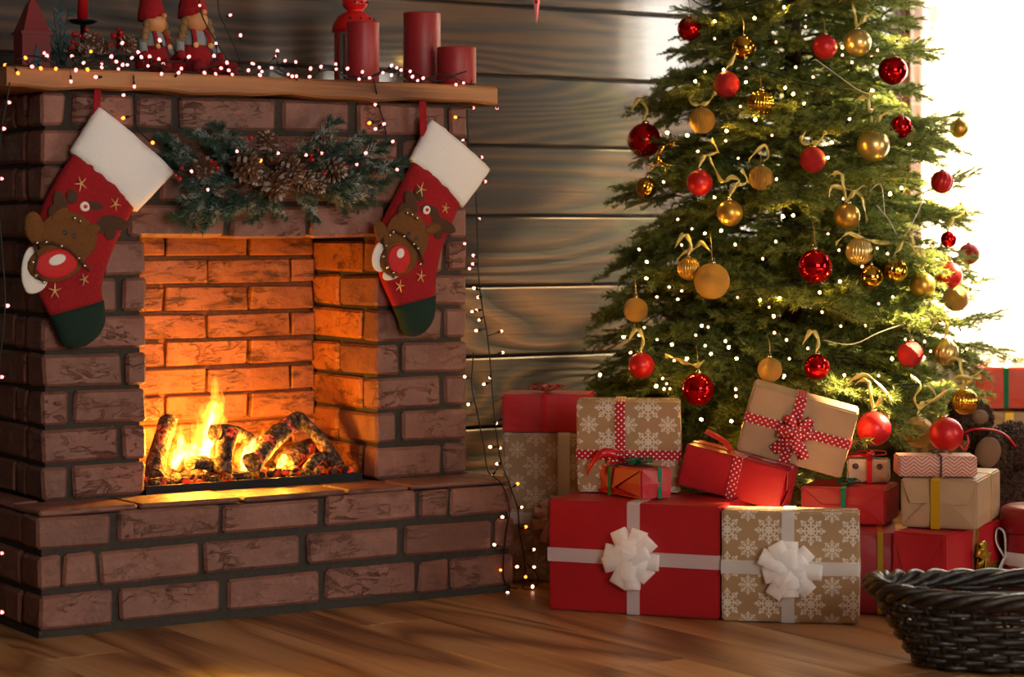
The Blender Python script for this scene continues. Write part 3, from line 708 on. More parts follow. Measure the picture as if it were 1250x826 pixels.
def sprig_mesh(name, seed, Ln, ntw, twl, per_m, nl, nw, mats, droop=0.06, sub=True):
    rn = random.Random(seed); mb = MB()
    def main(t): return Vector((Ln*t, 0.02*math.sin(t*3+seed), -droop*Ln*t*t+0.01*math.sin(5*t+seed)))
    mp = [main(i/10) for i in range(11)]
    mb.tube(mp, [0.006*(1-0.75*i/10)*max(0.5, Ln/0.5) for i in range(11)], 5, mi=1)
    needles(mb, mp[3:], 0, per_m, nl, nw, rn)
    for i in range(ntw):
        t = 0.14+0.86*(i+rn.uniform(-.3, .3))/ntw; t = min(max(t, 0.1), 0.985); sd = 1 if i % 2 else -1
        l = twl*(1.05-0.72*t)*rn.uniform(0.75, 1.2)
        an = math.radians(rn.uniform(38, 58)); el = rn.uniform(-0.35, 0.35)
        d = Vector((math.cos(an), sd*math.sin(an), el)).normalized(); p0 = main(t)
        tw = [p0+d*l*q+Vector((0.15*l*q*q, 0, -0.16*l*q*q)) for q in (0, .33, .66, 1)]
        mb.tube(tw, [0.0022, 0.0018, 0.0014, 0.001], 3, mi=1, cap=False)
        needles(mb, tw, 0, per_m, nl, nw, rn)
        if sub and l > 0.07:
            for q in (0.35, 0.6, 0.8):
                for s2 in (-1, 1):
                    if rn.random() < 0.25: continue
                    pq = p0+d*l*q+Vector((0.15*l*q*q, 0, -0.16*l*q*q)); l2 = l*0.42*(1.2-q)*rn.uniform(.8, 1.2)
                    dd = Matrix.Rotation(s2*math.radians(rn.uniform(35, 55)), 3, 'Z') @ d; dd = (dd+Vector((0, 0, rn.uniform(-.3, .3)))).normalized()
                    needles(mb, [pq, pq+dd*l2], 0, per_m, nl, nw, rn)
    me, c = mb.mesh(name, mats, False, recentre=False); return me
def orient(d, roll=0.0):
    """rotation whose X axis is d, fan kept level, then rolled about d"""
    d = Vector(d).normalized(); y = Vector((0, 0, 1)).cross(d)
    if y.length < 1e-3: y = Vector((0, 1, 0))
    y.normalize(); z = d.cross(y)
    Rm = Matrix((d, y, z)).transposed()
    return (Rm @ Matrix.Rotation(roll, 3, 'X')).to_4x4()
def place(name, me, p, Rm, sc, parent):
    o = bpy.data.objects.new(name, me); COL.objects.link(o); o.parent = parent
    o.matrix_local = Matrix.Translation(Vector(p)-WO[parent.name]) @ Rm @ Matrix.Scale(sc, 4); return o

# ------------------------------------------------------------------ pine cone mesh
def cone_mesh(seed, Ln=0.05, R=0.019):
    mb = MB(); rn = random.Random(seed); n = 62
    mb.lathe([(0.002, 0), (R*0.55, Ln*0.2), (R*0.5, Ln*0.6), (0.002, Ln*0.95)], 8)
    for i in range(n):
        t = i/n; z = Ln*(0.02+0.9*t); a = i*2.39996; r = R*math.sin(PI*(0.18+0.78*t))*1.05+0.002
        ca, sa = math.cos(a), math.sin(a); rd = Vector((ca, sa, 0)); tg = Vector((-sa, ca, 0)); w = 0.0055*(1.1-0.5*t)
        b = Vector((0, 0, z)); up = Vector((0, 0, 0.55*0.008))
        p0 = b+rd*r*0.3; p1 = b+rd*r*0.8+tg*w+up; p2 = b+rd*r*1.12+up*1.7; p3 = b+rd*r*0.8-tg*w+up; p4 = p2+Vector((0, 0, -0.003)); p5 = b+rd*r*0.85+up*0.1
        mb.add([p0, p1, p2, p3, p4, p5], [(0, 1, 2, 3), (0, 5, 1), (0, 3, 5)], 1 if rn.random() < .4 else 0)
        mb.add([p1, p2, p3, p4, p5], [(0, 4, 3, 1), (1, 3, 4, 2)], 1 if rn.random() < 0.75 else 0)
    return mb.mesh('pine_cone', ['cone', 'conefrost'], False, False)[0]
CONES = [cone_mesh(i, 0.052-0.006*i, 0.020-0.002*i) for i in range(3)]
BERRY = MB().ell((0, 0, 0), 0.0052, None, 10, 7).mesh('berry', 'berry', True, False)[0]

# ------------------------------------------------------------------ garland over the opening
YG = YC-0.035
gl = thing('pine_garland', 'frosted pine swag with cones and red berries on the chimney breast', 'garland', PY(335, 215, YG))
SPF = [sprig_mesh('frosted_sprig', 40+i, 0.13, 11, 0.050, 2600, 0.0165, 0.0021, ['needlefrost', 'bark'], 0.1, False) for i in range(4)]
def gsp(x0, y0, x1, y1, sc=None, o=0.0, roll=0):
    a, b = PY(x0, y0, YG-0.012), PY(x1, y1, YG-0.02-o); d = b-a
    place('fir_sprig', random.choice(SPF), a, orient(d, roll or random.uniform(-.5, .5)) , (d.length/0.13)*1.0, gl)
for q in [(290,205,200,165,0),(280,210,206,188,0),(285,200,232,152,.01),(300,205,262,148,.02),(330,205,285,160,.01),(300,210,226,216,.01),(290,225,218,254,.01),(280,225,228,246,.02),
          (300,225,225,268,.02),(310,228,243,272,.02),(320,228,275,262,.03),(335,232,298,262,.03),(335,235,352,268,.03),(360,228,378,262,.03),(370,225,395,268,.02),(380,222,425,255,.02),
          (385,215,455,245,.01),(380,215,465,225,.01),(400,205,486,205,.01),(390,205,470,175,.01),(380,200,450,165,0),(360,200,412,145,.02),(350,200,400,160,.01),(340,200,330,165,0),(370,205,430,190,.03),(320,205,270,185,.03),
          (420,205,488,194,.0),(310,215,250,200,.03),(395,215,448,215,.03),(350,215,300,185,.03),(360,215,410,180,.03)]:
    gsp(*q[:4], o=q[4])
part('garland_stem', MB().tube([PY(x, y, YG-0.006) for x, y in ((215, 215), (260, 212), (335, 212), (400, 208), (470, 204))], 0.005, 6), 'bark', gl, True)
for k, (x, y, sc, dx, dz) in enumerate([(295,200,1.1,.2,-.3),(335,222,1.15,-.1,-.5),(368,218,1.0,.4,-.4),(248,203,.8,-.5,-.2),(402,205,1.0,.5,-.3),(268,233,.6,-.2,-.6),(325,175,.8,-.2,.6),(398,178,.8,.2,.4),(312,213,.9,-.3,-.6),(350,205,1.0,.1,-.4),(385,222,.8,.3,-.7)]):
    d = Vector((dx, -0.8, dz)).normalized(); place('pine_cone', CONES[k % 3], PY(x, y, YG-0.045)-d*0.02, d.to_track_quat('Z', 'Y').to_matrix().to_4x4(), sc*1.35, gl)
for (x, y) in [(257,197),(262,199),(265,205),(222,205),(214,214),(306,168),(388,183),(380,189),(381,195),(396,212),(424,203),(445,200),(258,205),(219,218),(316,196),(455,208)]:
    place('berry', BERRY, PY(x, y, YG-0.062), Matrix.Identity(4), random.uniform(.85, 1.15), gl)

# ------------------------------------------------------------------ stockings
def loft(pairs, Y, T, n=20, cap0=True, cap1=True, end=None, flat=0.75, jit=0.0):
    """cloth bag between left/right outline points (picture px) on the plane Y"""
    mb = MB(); rings = []
    for i, (l, r) in enumerate(pairs):
        a, b = PY(l[0], l[1], Y), PY(r[0], r[1], Y); c = (a+b)/2; h = (b-a)/2; rings.append((c, h, T[i] if isinstance(T, list) else T))
    if end is not None:
        c0, h0, t0 = rings[-1]; e = PY(end[0], end[1], Y)
        for q in (0.35, 0.65, 0.85, 0.97): rings.append((c0.lerp(e, math.sin(q*PI/2) if False else q), h0*math.sqrt(max(0, 1-q*q)), t0*math.sqrt(max(0.02, 1-q*q))))
    vs = []; fs = []
    for (c, h, t_) in rings:
        for k in range(n):
            a = 2*PI*k/n; ca, sa = math.cos(a), math.sin(a)
            p = c+h*(abs(ca)**0.9*(1 if ca > 0 else -1))+Vector((0, -1, 0))*t_*(abs(sa)**flat*(1 if sa > 0 else -1))
            if jit: p += Vector((noise.noise(p*90), noise.noise(p*90+Vector((5, 5, 5))), noise.noise(p*90+Vector((9, 1, 4)))))*jit
            vs.append(p)
    for i in range(len(rings)-1):
        for k in range(n): fs.append((i*n+k, i*n+(k+1) % n, (i+1)*n+(k+1) % n, (i+1)*n+k))
    if cap0: fs.append(tuple(range(n))[::-1])
    if cap1: fs.append(tuple((len(rings)-1)*n+k for k in range(n)))
    return mb.add(vs, fs)
def dens(pairs, m=4):
    out = []
    for i in range(len(pairs)-1):
        for k in range(m):
            t_ = k/m; out.append((tuple(a+(b-a)*t_ for a, b in zip(pairs[i][0], pairs[i+1][0])), tuple(a+(b-a)*t_ for a, b in zip(pairs[i][1], pairs[i+1][1]))))
    out.append(pairs[-1]); return out
def smoothp(pairs, m=4, it=3):
    d = dens(pairs, m)
    for _ in range(it):
        d = [d[0]]+[tuple(tuple((d[i-1][s_][c]+2*d[i][s_][c]+d[i+1][s_][c])/4 for c in (0, 1)) for s_ in (0, 1)) for i in range(1, len(d)-1)]+[d[-1]]
    return d
def star_mb(x, y, r, Y, rot=0):
    mb = MB(); c = PY(x, y, Y)
    for k in range(5):
        a = rot+2*PI*k/5; e = Vector((math.sin(a)*0.836, 0, math.cos(a)))*r*0.0019
        mb.tube([c, c+e*0.55, c+e], [0.0017, 0.0014, 0.0005], 5)
    return mb
def patch(x, y, rx, ry, rot, Y, t_, mat, name, par, jit=0):
    R = Matrix.Rotation(math.radians(-rot), 3, 'Y'); k = 0.00188
    return part(name, MB().ell(PY(x, y, Y), (rx*k*1.12, t_, ry*k), R, 18, 10, jit=jit), mat, par, True)
def stocking(label, strap, cuff, body, toe, toe_end, ax, stars, Y, pose):
    st = thing('christmas_stocking', label, 'stocking', PY(toe_end[0], toe_end[1], Y))
    part('hanging_loop', MB().strip([PY(x, y, Y-0.004) for x, y in strap], PY(strap[0][0]+4, strap[0][1], Y)-PY(strap[0][0], strap[0][1], Y), 0.0012), 'felt', st)
    bp = smoothp(body, 4); part('stocking_body', loft(bp, Y, [0.016+0.010*math.sin(PI*min(1, 0.15+i/len(bp))) for i in range(len(bp))], 24), 'felt', st, True)
    part('toe_cap', loft(smoothp(toe, 3, 1), Y, 0.0235, 24, end=toe_end), 'toe', st, True)
    part('cuff', loft(dens(cuff, 8), Y, [0.020+0.006*math.sin(PI*i/8) for i in range(9)], 40, flat=0.7, jit=0.0022), 'cuff', st, True)
    S = Y-0.024
    g = lambda q, dy, m, nm, t_=0.004: patch(ax[0]+q[0], ax[1]+q[1], q[2], q[3], q[4], S-dy*.7, t_*.7, m, nm, hd)
    hd = patch(ax[0], ax[1], *pose['head'], S, 0.006, 'deer', 'reindeer_head', st)
    hd['label'] = 'brown plush reindeer face sewn on the stocking'
    for q in pose['white']: g(q, -0.002, 'white', 'white_muffler', 0.006)
    for q in pose['hand']: g(q, -0.001, 'deer', 'paw', 0.008)
    for q in pose['antler']: g(q, 0.000, 'deerdark', 'antler', 0.003)
    for q in pose['ear']: g(q, 0.003, 'deer', 'ear', 0.005)
    for q in pose['muzzle']: g(q, 0.005, 'deer', 'muzzle', 0.008)
    for q in pose['nose']: g(q, 0.012, 'nose', 'nose', 0.006)
    for q in pose['glint']: g(q, 0.0175, 'white', 'nose_highlight', 0.002)
    for q in pose['eye']: g(q, 0.0075, 'black', 'eye', 0.002)
    for q in pose['bird']: g(q, 0.001, 'deerdark' if q[5] == 0 else ('white' if q[5] == 1 else 'nose'), 'robin_patch', 0.002+0.001*q[5])
    for band in pose['strap']: part('harness', MB().tube([PY(ax[0]+x, ax[1]+y, S-o) for x, y, o in band], 0.0032, 6), 'deerdark', hd, True)
    for (x, y, o) in pose['bells']: part('bell', MB().ell(PY(ax[0]+x, ax[1]+y, S-o), 0.0038, None, 10, 7), 'bell', hd, True)
    for (x, y, r, o) in stars: part('gold_star', star_mb(x, y, r, Y-o, random.uniform(0, 1)), 'goldthread', st)
    return st
YS = YC-0.032
poseR = dict(head=(27, 31, 20), white=[(-29,22,13,21,-25),(-14,40,18,9,30)], hand=[(-31,-4,8,17,25)], antler=[(5,-42,7,16,20),(-4,-33,7,9,-20),(46,-14,15,7,-25),(34,-24,6,9,0),(37,-8,7,11,15),(15,-52,6,9,10)],
  ear=[(-4,-27,10,6,30),(31,-10,11,6,15)], muzzle=[(-10,26,24,21,20)], nose=[(-10,27,14,17,-10)], glint=[(-8,20,4.5,6,-20)], eye=[(2,-4,2.6,2.6,0),(11,2,2.6,2.6,0)],
  bird=[(27,-33,12,6,-10,0),(24,-33,5.5,5.5,0,1),(24,-33,3,3,0,2)], strap=[[(-30,2,.006),(-26,18,.008),(-27,34,.008),(-16,50,.008)],[(-18,-8,.009),(-2,-2,.011),(14,14,.010),(20,32,.008)]], bells=[(-21,-2,.012),(-17,-6,.013),(-4,-1,.014),(8,9,.014),(13,14,.014),(16,33,.012),(-29,24,.012),(-24,37,.012),(-17,44,.012),(6,-27,.009),(12,-23,.009),(0,-29,.009)])
stocking('red reindeer stocking hung on the right end of the mantel', [(516,110),(516,130),(517,166)],
  [((525,146),(597,208)),((500,195),(564,254))],
  [((504,197),(562,246)),((483,238),(549,276)),((467,270),(538,302)),((456,302),(532,330)),((463,338),(531,348)),((481,376),(531,362))],
  [((480,374),(531,360)),((488,392),(530,378))], (509,410), (497,289),
  [(514,231,9,.026),(544,254,7,.022),(514,337,8,.026),(488,349,8,.026)], YS, poseR)
poseL = dict(head=(31, 29, 0), white=[(-45,38,9,24,-5),(-38,58,12,8,25)], hand=[(-40,-12,10,18,10)], antler=[(-8,-40,7,16,15),(-16,-32,6,8,-20),(56,-18,17,8,-10),(40,-14,7,8,0),(52,-6,6,8,15),(6,-50,6,8,0)],
  ear=[(-9,-28,10,6,35),(28,-10,11,6,10)], muzzle=[(-13,30,30,21,12)], nose=[(-13,32,22,16,8)], glint=[(-12,27,9,5.5,18)], eye=[(-3,-6,3,3,0),(8,-2,3,3,0)],
  bird=[(30,-39,12,5,-5,0),(22,-38,5.5,5.5,0,1),(22,-38,3,3,0,2)], strap=[[(-40,8,.006),(-36,24,.008),(-40,42,.008),(-28,54,.008)],[(-36,8,.008),(-18,6,.011),(2,14,.012),(18,30,.010),(28,40,.008)]], bells=[(-37,6,.012),(-26,5,.013),(-7,10,.014),(14,25,.014),(21,34,.012),(-38,46,.012),(-28,54,.012),(-42,30,.012),(9,-24,.009),(16,-20,.009)])
stocking('red reindeer stocking hung on the left end of the mantel', [(120,92),(119,110),(118,140)],
  [((119,130),(212,211)),((85,184),(166,259))],
  [((90,186),(165,251)),((68,218),(151,276)),((48,258),(138,302)),((35,300),(127,332)),((38,342),(123,352)),((61,387),(126,368))],
  [((60,385),(126,366)),((70,406),(128,388))], (99,424), (82,290),
  [(99,224,9,.026),(141,249,8,.024),(103,341,7,.026),(67,355,9,.026)], YS, poseL)

# ------------------------------------------------------------------ mantel ornaments
ZT = ZM1
def onM(x, Y): return Vector((XatY(x, Y), Y, ZT))
def gnome(label, x, Y, sc, turn, hat_lean):
    b = onM(x, Y); g = thing('gnome_doll', label, 'doll', b, 'gnome dolls on the mantel'); R = Matrix.Rotation(turn, 3, 'Z')
    T = lambda px, py, pz: b+R @ Vector((px*sc, py*sc, pz*sc))
    bd = part('overalls', MB().lathe([(0.001, 0.002), (0.027*sc, 0.004), (0.029*sc, 0.02*sc), (0.024*sc, 0.04*sc), (0.019*sc, 0.052*sc), (0.001, 0.054*sc)], 18, b), 'felt', g, True)
    part('sweater', MB().lathe([(0.021*sc, 0.040*sc), (0.0205*sc, 0.055*sc), (0.016*sc, 0.068*sc), (0.008*sc, 0.074*sc), (0.001, 0.075*sc)], 18, b), 'grey', g, True)
    part('face', MB().ell(T(0, -0.004, 0.085), 0.0185*sc, None, 18, 12), 'skin', g, True)
    part('nose', MB().ell(T(0.003, -0.0215, 0.0965), 0.0045*sc), 'skin', g, True)
    hp = []
    for i in range(9):
        t_ = i/8; hp.append((T(hat_lean*t_*t_*0.03, 0.003+0.008*t_, 0.090+0.115*t_), (0.0215*(1-t_)**0.8+0.0015)*sc*(1+0.05*math.sin(i*2.1))))
    part('hat', MB().tube([p for p, r in hp], [r for p, r in hp], 16), 'felt', g, True)
    for s_ in (-1, 1):
        br = part('braid', MB().ell(T(s_*0.0205, -0.006, 0.082), (0.006*sc, 0.006*sc, 0.008*sc)).ell(T(s_*0.024, -0.007, 0.071), (0.0062*sc, 0.006*sc, 0.007*sc)).ell(T(s_*0.026, -0.007, 0.061), (0.0066*sc, 0.006*sc, 0.007*sc)), 'hair', g, True)
        part('braid_tip', MB().ell(T(s_*0.029, -0.008, 0.052), (0.0045*sc, 0.004*sc, 0.006*sc)), 'hair', br, True)
        ar = part('arm', MB().tube([T(s_*0.017, 0, 0.066), T(s_*0.028, -0.004, 0.052), T(s_*0.033, -0.014, 0.036)], [0.007*sc, 0.0068*sc, 0.006*sc], 10), 'grey', g, True)
        part('mitten', MB().ell(T(s_*0.034, -0.017, 0.032), 0.0068*sc), 'felt', ar, True)
        lg = part('leg', MB().tube([T(s_*0.013, -0.012, 0.014), T(s_*0.020, -0.032, 0.013), T(s_*0.026, -0.048, 0.012)], [0.012*sc, 0.0115*sc, 0.0105*sc], 10), 'felt', g, True)
        part('boot', MB().ell(T(s_*0.029, -0.056, 0.012), (0.010*sc, 0.012*sc, 0.0115*sc)), 'feltdark', lg, True)
        stp = part('strap', MB().strip([T(s_*0.013, -0.0225, 0.048), T(s_*0.0125, -0.0205, 0.060), T(s_*0.011, -0.014, 0.071)], R @ Vector((0.0035*sc, 0, 0)), 0.0008), 'felt', g)
        part('button', MB().ell(T(s_*0.013, -0.0245, 0.047), (0.0045*sc, 0.002*sc, 0.0045*sc)), 'button', stp, True)
gnome('gnome doll in red overalls with closely tucked braids, nearer the berry sprig', 187, 4.53, 1.34, 0.35, -0.5)
gnome('larger gnome doll in red overalls with braids sticking out, nearer the lantern', 237, 4.52, 1.45, 0.15, -0.2)
def candle(label, x0, x1, ytop, Y, hollow=0.006):
    xc = (XatY(x0, Y)+XatY(x1, Y))/2; p0, p1 = PY(x0, 60, Y), PY(x1, 60, Y); r = (p1-p0).length/2*0.93; h = PY((x0+x1)/2, ytop, Y).z-ZT
    b = Vector((xc, Y, ZT)); c = thing('pillar_candle', label, 'candle', b, 'red pillar candles on the mantel')
    part('wax', MB().lathe([(r*.97, 0), (r, .002), (r, h-.003), (r*.975, h), (r*.86, h-.001), (r*.80, h-hollow), (.001, h-hollow-.002)], 40, b), 'candle', c, True)
    part('wick', MB().tube([b+Vector((0, 0, h-hollow-.002)), b+Vector((.001, 0, h-hollow+.004)), b+Vector((.003, 0, h-hollow+.008))], .0011, 6), 'black', c)
candle('tall red pillar candle standing in front of the red lantern', 424, 461.5, 27, 4.49)
candle('tall red pillar candle standing free behind the short one', 494, 536, 16, 4.66)
candle('short red pillar candle at the right end of the mantel', 535, 579, 58, 4.56)
# red lantern
b = onM(433, 4.68); b.x = XatY(433, 4.68); la = thing('candle_lantern', 'red metal candle lantern with domed top behind a candle', 'lantern', b)
rl = 0.046; H = PY(433, 38, 4.68).z-ZT
part('base', MB().lathe([(rl*1.05, 0), (rl*1.05, .006), (rl, .01), (rl, .022), (.001, .022)], 8, b), 'redmetal', la)
for k in range(8):
    a = 2*PI*(k+.0)/8; part('post', MB().box(b+Vector((rl*.97*math.cos(a), rl*.97*math.sin(a), H/2+.008)), (.007, .007, H-.012)), 'redmetal', la)
for k in range(8):
    a = 2*PI*(k+.5)/8; part('pane', MB().box(b+Vector((rl*.88*math.cos(a), rl*.88*math.sin(a), H/2+.01)), (.001, rl*.70, H-.02), Matrix.Rotation(a, 3, 'Z')), 'glass', la)
rf = part('roof', MB().lathe([(rl*1.02, H-.004), (rl*1.17, H-.002), (rl*1.17, H+.006), (rl*1.08, H+.018), (rl*.85, H+.034), (rl*.55, H+.043), (rl*.42, H+.046), (rl*.44, H+.049), (rl*.62, H+.058), (rl*.66, H+.066), (rl*.55, H+.080), (rl*.25, H+.090), (.001, H+.092)], 32, b), 'redmetal', la, True)
for a in (-2.3, -1.75, -1.2, -.65):
    part('vent_hole', MB().ell(b+Vector((rl*.98*math.cos(a), rl*.98*math.sin(a), H+.027)), (.003, .003, .003)), 'black', rf, True)
    part('vent_hole', MB().ell(b+Vector((rl*.665*math.cos(a+.25), rl*.665*math.sin(a+.25), H+.066)), (.003, .003, .003)), 'black', rf, True)
part('carry_ring', MB().tube([b+Vector((.017*math.cos(a*PI/10), 0, H+.106+.017*math.sin(a*PI/10))) for a in range(20)], .0022, 6, closed=True), 'redmetal', la, True)
cw = part('tealight', MB().lathe([(.014, .022), (.014, .05), (.001, .051)], 16, b), 'candle', la, True)
# dull red house lantern with a teal tree, far left
b = onM(39, 4.62); ho = thing('house_lantern', 'dull red wooden house lantern with a teal fir motif, far left of mantel', 'lantern', b)
part('house_walls', MB().box(b+Vector((0, 0, .042)), (.062, .05, .084)), 'housered', ho)
part('eaves', MB().box(b+Vector((0, 0, .087)), (.07, .058, .006)), 'housered', ho)
part('roof', MB().lathe([(.043, .090), (.030, .115), (.014, .150), (.001, .165)], 4, b, Matrix.Rotation(PI/4, 3, 'Z')), 'housered', ho)
part('fir_motif', MB().add([b+Vector((x, y, z)) for y in (-.026, -.029) for (x, z) in ((-.014, .012), (.014, .012), (.004, .035), (.008, .035), (0, .064), (-.008, .035), (-.004, .035))], [(7, 8, 9, 10, 11, 12, 13), (6, 5, 4, 3, 2, 1, 0)]+[(k, (k+1) % 7, 7+(k+1) % 7, 7+k) for k in range(7)]), 'teal', ho)
# teal frosted twig
b = onM(74, 4.66); tw = thing('frosted_twig', 'teal frosted artificial twig standing beside the house lantern', 'twig', b)
for i, (dx, dy, h) in enumerate(((0, 0, .19), (-.02, -.01, .14), (.018, .0, .15), (-.03, .005, .10), (.03, -.005, .09))):
    stp = part('stem', MB().tube([b, b+Vector((dx*.3, dy, h*.4)), b+Vector((dx, dy, h))], [.003, .0024, .0012], 5), 'teal', tw, True)
    for k in range(4):
        z = h*(.35+.18*k); p = b+Vector((dx*(z/h), dy, z)); sgn = 1 if k % 2 else -1
        part('leaf', MB().ell(p+Vector((sgn*.011, -.002, .008)), (.004, .0015, .013), Matrix.Rotation(sgn*.8, 3, 'Y'), 8, 6), 'teal', stp, True)
# taper candle in an iron holder
b = onM(101, 4.64); z0 = PY(101, 24, 4.64).z-ZT; th = thing('candle_holder', 'dark iron candle holder with a wide drip plate', 'candle holder', b)
part('foot', MB().lathe([(.03, 0), (.03, .004), (.008, .010), (.005, .02)], 20, b), 'darkiron', th, True)
part('stem', MB().tube([b+Vector((0, 0, .01)), b+Vector((0, 0, z0-.01))], .005, 10), 'darkiron', th, True)
part('drip_plate', MB().lathe([(.004, z0-.012), (.022, z0-.009), (.032, z0-.003), (.031, z0-.001), (.012, z0-.005), (.001, z0-.005)], 24, b), 'darkiron', th, True)
c = thing('taper_candle', 'glossy red taper candle in the dark iron holder', 'candle', b+Vector((0, 0, z0)))
part('wax', MB().lathe([(.0115, z0-.004), (.0112, z0+.08), (.009, z0+.15), (.001, z0+.152)], 20, b), 'tapercandle', c, True)
part('wick', MB().tube([b+Vector((0, 0, z0+.15)), b+Vector((.002, 0, z0+.158))], .001, 5), 'black', c)
# berry sprig
b = onM(125, 4.52); bs = thing('berry_sprig', 'snowy berry sprig with small cones lying left of the gnomes', 'sprig', b)
part('stem', MB().tube([onM(88, 4.53)+Vector((0, 0, .015)), onM(115, 4.52)+Vector((0, 0, .022)), onM(158, 4.52)+Vector((0, 0, .025))], .004, 6), 'bark', bs, True)
for i in range(34):
    x = random.uniform(86, 160); y = random.uniform(36, 60); place('berry', BERRY, PY(x, y, 4.50+random.uniform(-.015, .03)), Matrix.Identity(4), random.uniform(.8, 1.2), bs)
for k, (x, y) in enumerate(((112, 54), (128, 60), (95, 62), (148, 58))): place('pine_cone', CONES[k % 3], PY(x, y, 4.49), Vector((random.uniform(-1, 1), -.6, .2)).to_track_quat('Z', 'Y').to_matrix().to_4x4(), .8, bs)
for (x0, y0, x1, y1) in ((120, 68, 85, 52), (130, 66, 165, 45), (115, 66, 95, 72), (140, 68, 160, 72), (125, 66, 130, 48)):
    a, e = PY(x0, y0, 4.52), PY(x1, y1, 4.51); place('fir_sprig', SPF[x0 % 4], a, orient(e-a), (e-a).length/.13, bs)
# red star hung on the wall, only its long lower point in view
b = PY(655, -52, YB-0.02); hs = thing('hanging_star', 'red star hung on the boarded wall, lower point showing at the top edge', 'ornament', b)
vs = []; lens = [.06, .09, .06, .185, .06, .09]
lens = [.07, .075, .19, .075, .07]; angs = [PI/2, PI/2-1.26, -PI/2, PI/2+1.26, 0]
pts = []; order = [(PI/2, .08), (PI/2-.63, .028), (.31, .08), (-.35, .028), (-PI/2, .172), (PI+.35, .028), (PI-.31, .08), (PI/2+.63, .028)]
for (a, r) in order: pts.append(b+Vector((math.cos(a)*r, 0, math.sin(a)*r)))
n = len(pts); mb = MB().add(pts+[b+Vector((0, -.016, 0)), b+Vector((0, .012, 0))], [(k, (k+1) % n, n) for k in range(n)]+[((k+1) % n, k, n+1) for k in range(n)])
part('star_body', mb, 'redmetal', hs); part('cord', MB().tube([b+Vector((0, 0, .08)), b+Vector((0, .008, .4))], .0012, 5), 'redribbon', hs)
tip = PY(655, 2, YB-0.03); part('glint_bead', MB().ell(tip, .0045), 'redshiny', hs, True)  # shiny bead added to give the star a glint

# ------------------------------------------------------------------ string lights
BULB = {}
for kk in ('bulbpink', 'bulbamber', 'bulbwarm', 'bulbyellow'):
    BULB[kk] = MB().ell((0, 0, 0), (.0034, .0034, .0045), None, 8, 6).mesh('bulb', kk, True, False)[0]
SOCK = MB().tube([(0, 0, -.012), (0, 0, -.003)], [.0024, .0028], 6).mesh('socket', 'wire', True, False)[0]
def sl_smooth(pts, m=5):
    pts = [Vector(p) for p in pts]; out = []
    for i in range(len(pts)-1):
        p0, p1, p2, p3 = pts[max(i-1, 0)], pts[i], pts[i+1], pts[min(i+2, len(pts)-1)]
        for k in range(m):
            t_ = k/m; out.append(0.5*((2*p1)+(p2-p0)*t_+(2*p0-5*p1+4*p2-p3)*t_*t_+(3*p1-p0-3*p2+p3)*t_**3))
    out.append(pts[-1]); return out
def string_lights(label, wires, bulbs, wire_r=.0016, wmat='wire', sc=1.0):
    """wires: lists of room points; bulbs: (point, kind)"""
    st = thing('string_lights', label, 'string lights', wires[0][0])
    allp = []
    for w in wires:
        sp = sl_smooth(w); allp += sp; part('wire', MB().tube(sp, wire_r, 5), wmat, st, True)
    A_ = np.array([tuple(p) for p in allp])
    for (p, kd) in bulbs:
        p = Vector(p); q = Vector(A_[((A_-np.array(p))**2).sum(1).argmin()]); d = p-q
        if d.length < .004: d = Vector((random.uniform(-1, 1), -1, random.uniform(-.3, 1)))
        R = d.normalized().to_track_quat('Z', 'Y').to_matrix().to_4x4()
        bo = place('bulb', BULB[kd], p, R, sc*random.uniform(.9, 1.15), st)
        so = bpy.data.objects.new('socket', SOCK); COL.objects.link(so); so.parent = bo
        if .014 < d.length < .06: part('lead', MB().tube([q, p-d.normalized()*.011], .0009, 4, cap=False), wmat, st)
    return st
mb_px = [(a/3.753, c_/3.753) for a, c_ in [(25,298),(82,335),(117,265),(147,305),(203,243),(215,257),(187,313),(256,315),(325,372),(330,258),(348,320),(383,288),(401,318),(417,237),(466,290),(466,308),(510,260),(533,282),(543,316),(560,197),(562,297),(583,297),(604,265),(634,240),(648,262),(678,302),(686,260),(728,272),(748,293),(740,338),(732,185),(818,333),(831,315),(865,260),(937,333),(981,257),(990,200),(988,338),(1013,312),(1040,287),(1048,322),(1064,341),(1055,69),(1102,162),(1138,322),(1155,290),(1190,343),(915,25)]]
mb_px += [(300+a/3.44, c_/3.44) for a, c_ in [(12,295),(32,268),(57,283),(68,300),(60,315),(108,285),(133,215),(130,234),(165,255),(178,312),(195,320),(210,260),(213,320),(272,288),(268,322),(316,280),(378,270),(380,290),(427,288),(490,302),(476,332),(520,327),(575,305),(612,275),(612,315),(634,285),(652,295),(690,300),(700,322),(722,338),(745,328),(883,355),(915,348)]]
def YM(x): return 4.392
amb = {(82,335),(256,315),(401,318),(417,237),(187,313),(25,298),(117,265)}
bl = []
for i, (x, y) in enumerate(mb_px):
    kd = 'bulbamber' if (i < 48 and (round(x*3.753), round(y*3.753)) in amb) else 'bulbpink'
    bl.append((PY(x, y, 4.386 if y > 80 else 4.392+random.uniform(0, .03)), kd))
w1 = [PY(x, 82+x*0.033+6*math.sin(x*.09)-4, 4.396+.01*math.sin(x*.05)) for x in range(14, 590, 9)]
w2 = [PY(x, 78+x*0.033+7*math.sin(x*.07+2)-4, 4.43+.012*math.sin(x*.08)) for x in range(20, 580, 10)]
for w in (w1, w2):
    for p in w: p.z = max(p.z, ZT+.002)
w3 = [PY(x, y, 4.47) for x, y in ((243,0),(247,20),(262,48),(284,80),(298,88))]; w4 = [PY(x, y, 4.48) for x, y in ((265,-5),(268,15),(277,36),(288,60),(296,84))]
string_lights('tangle of lit fairy lights on dark wire along the mantel', [w1, w2, w3, w4], bl)
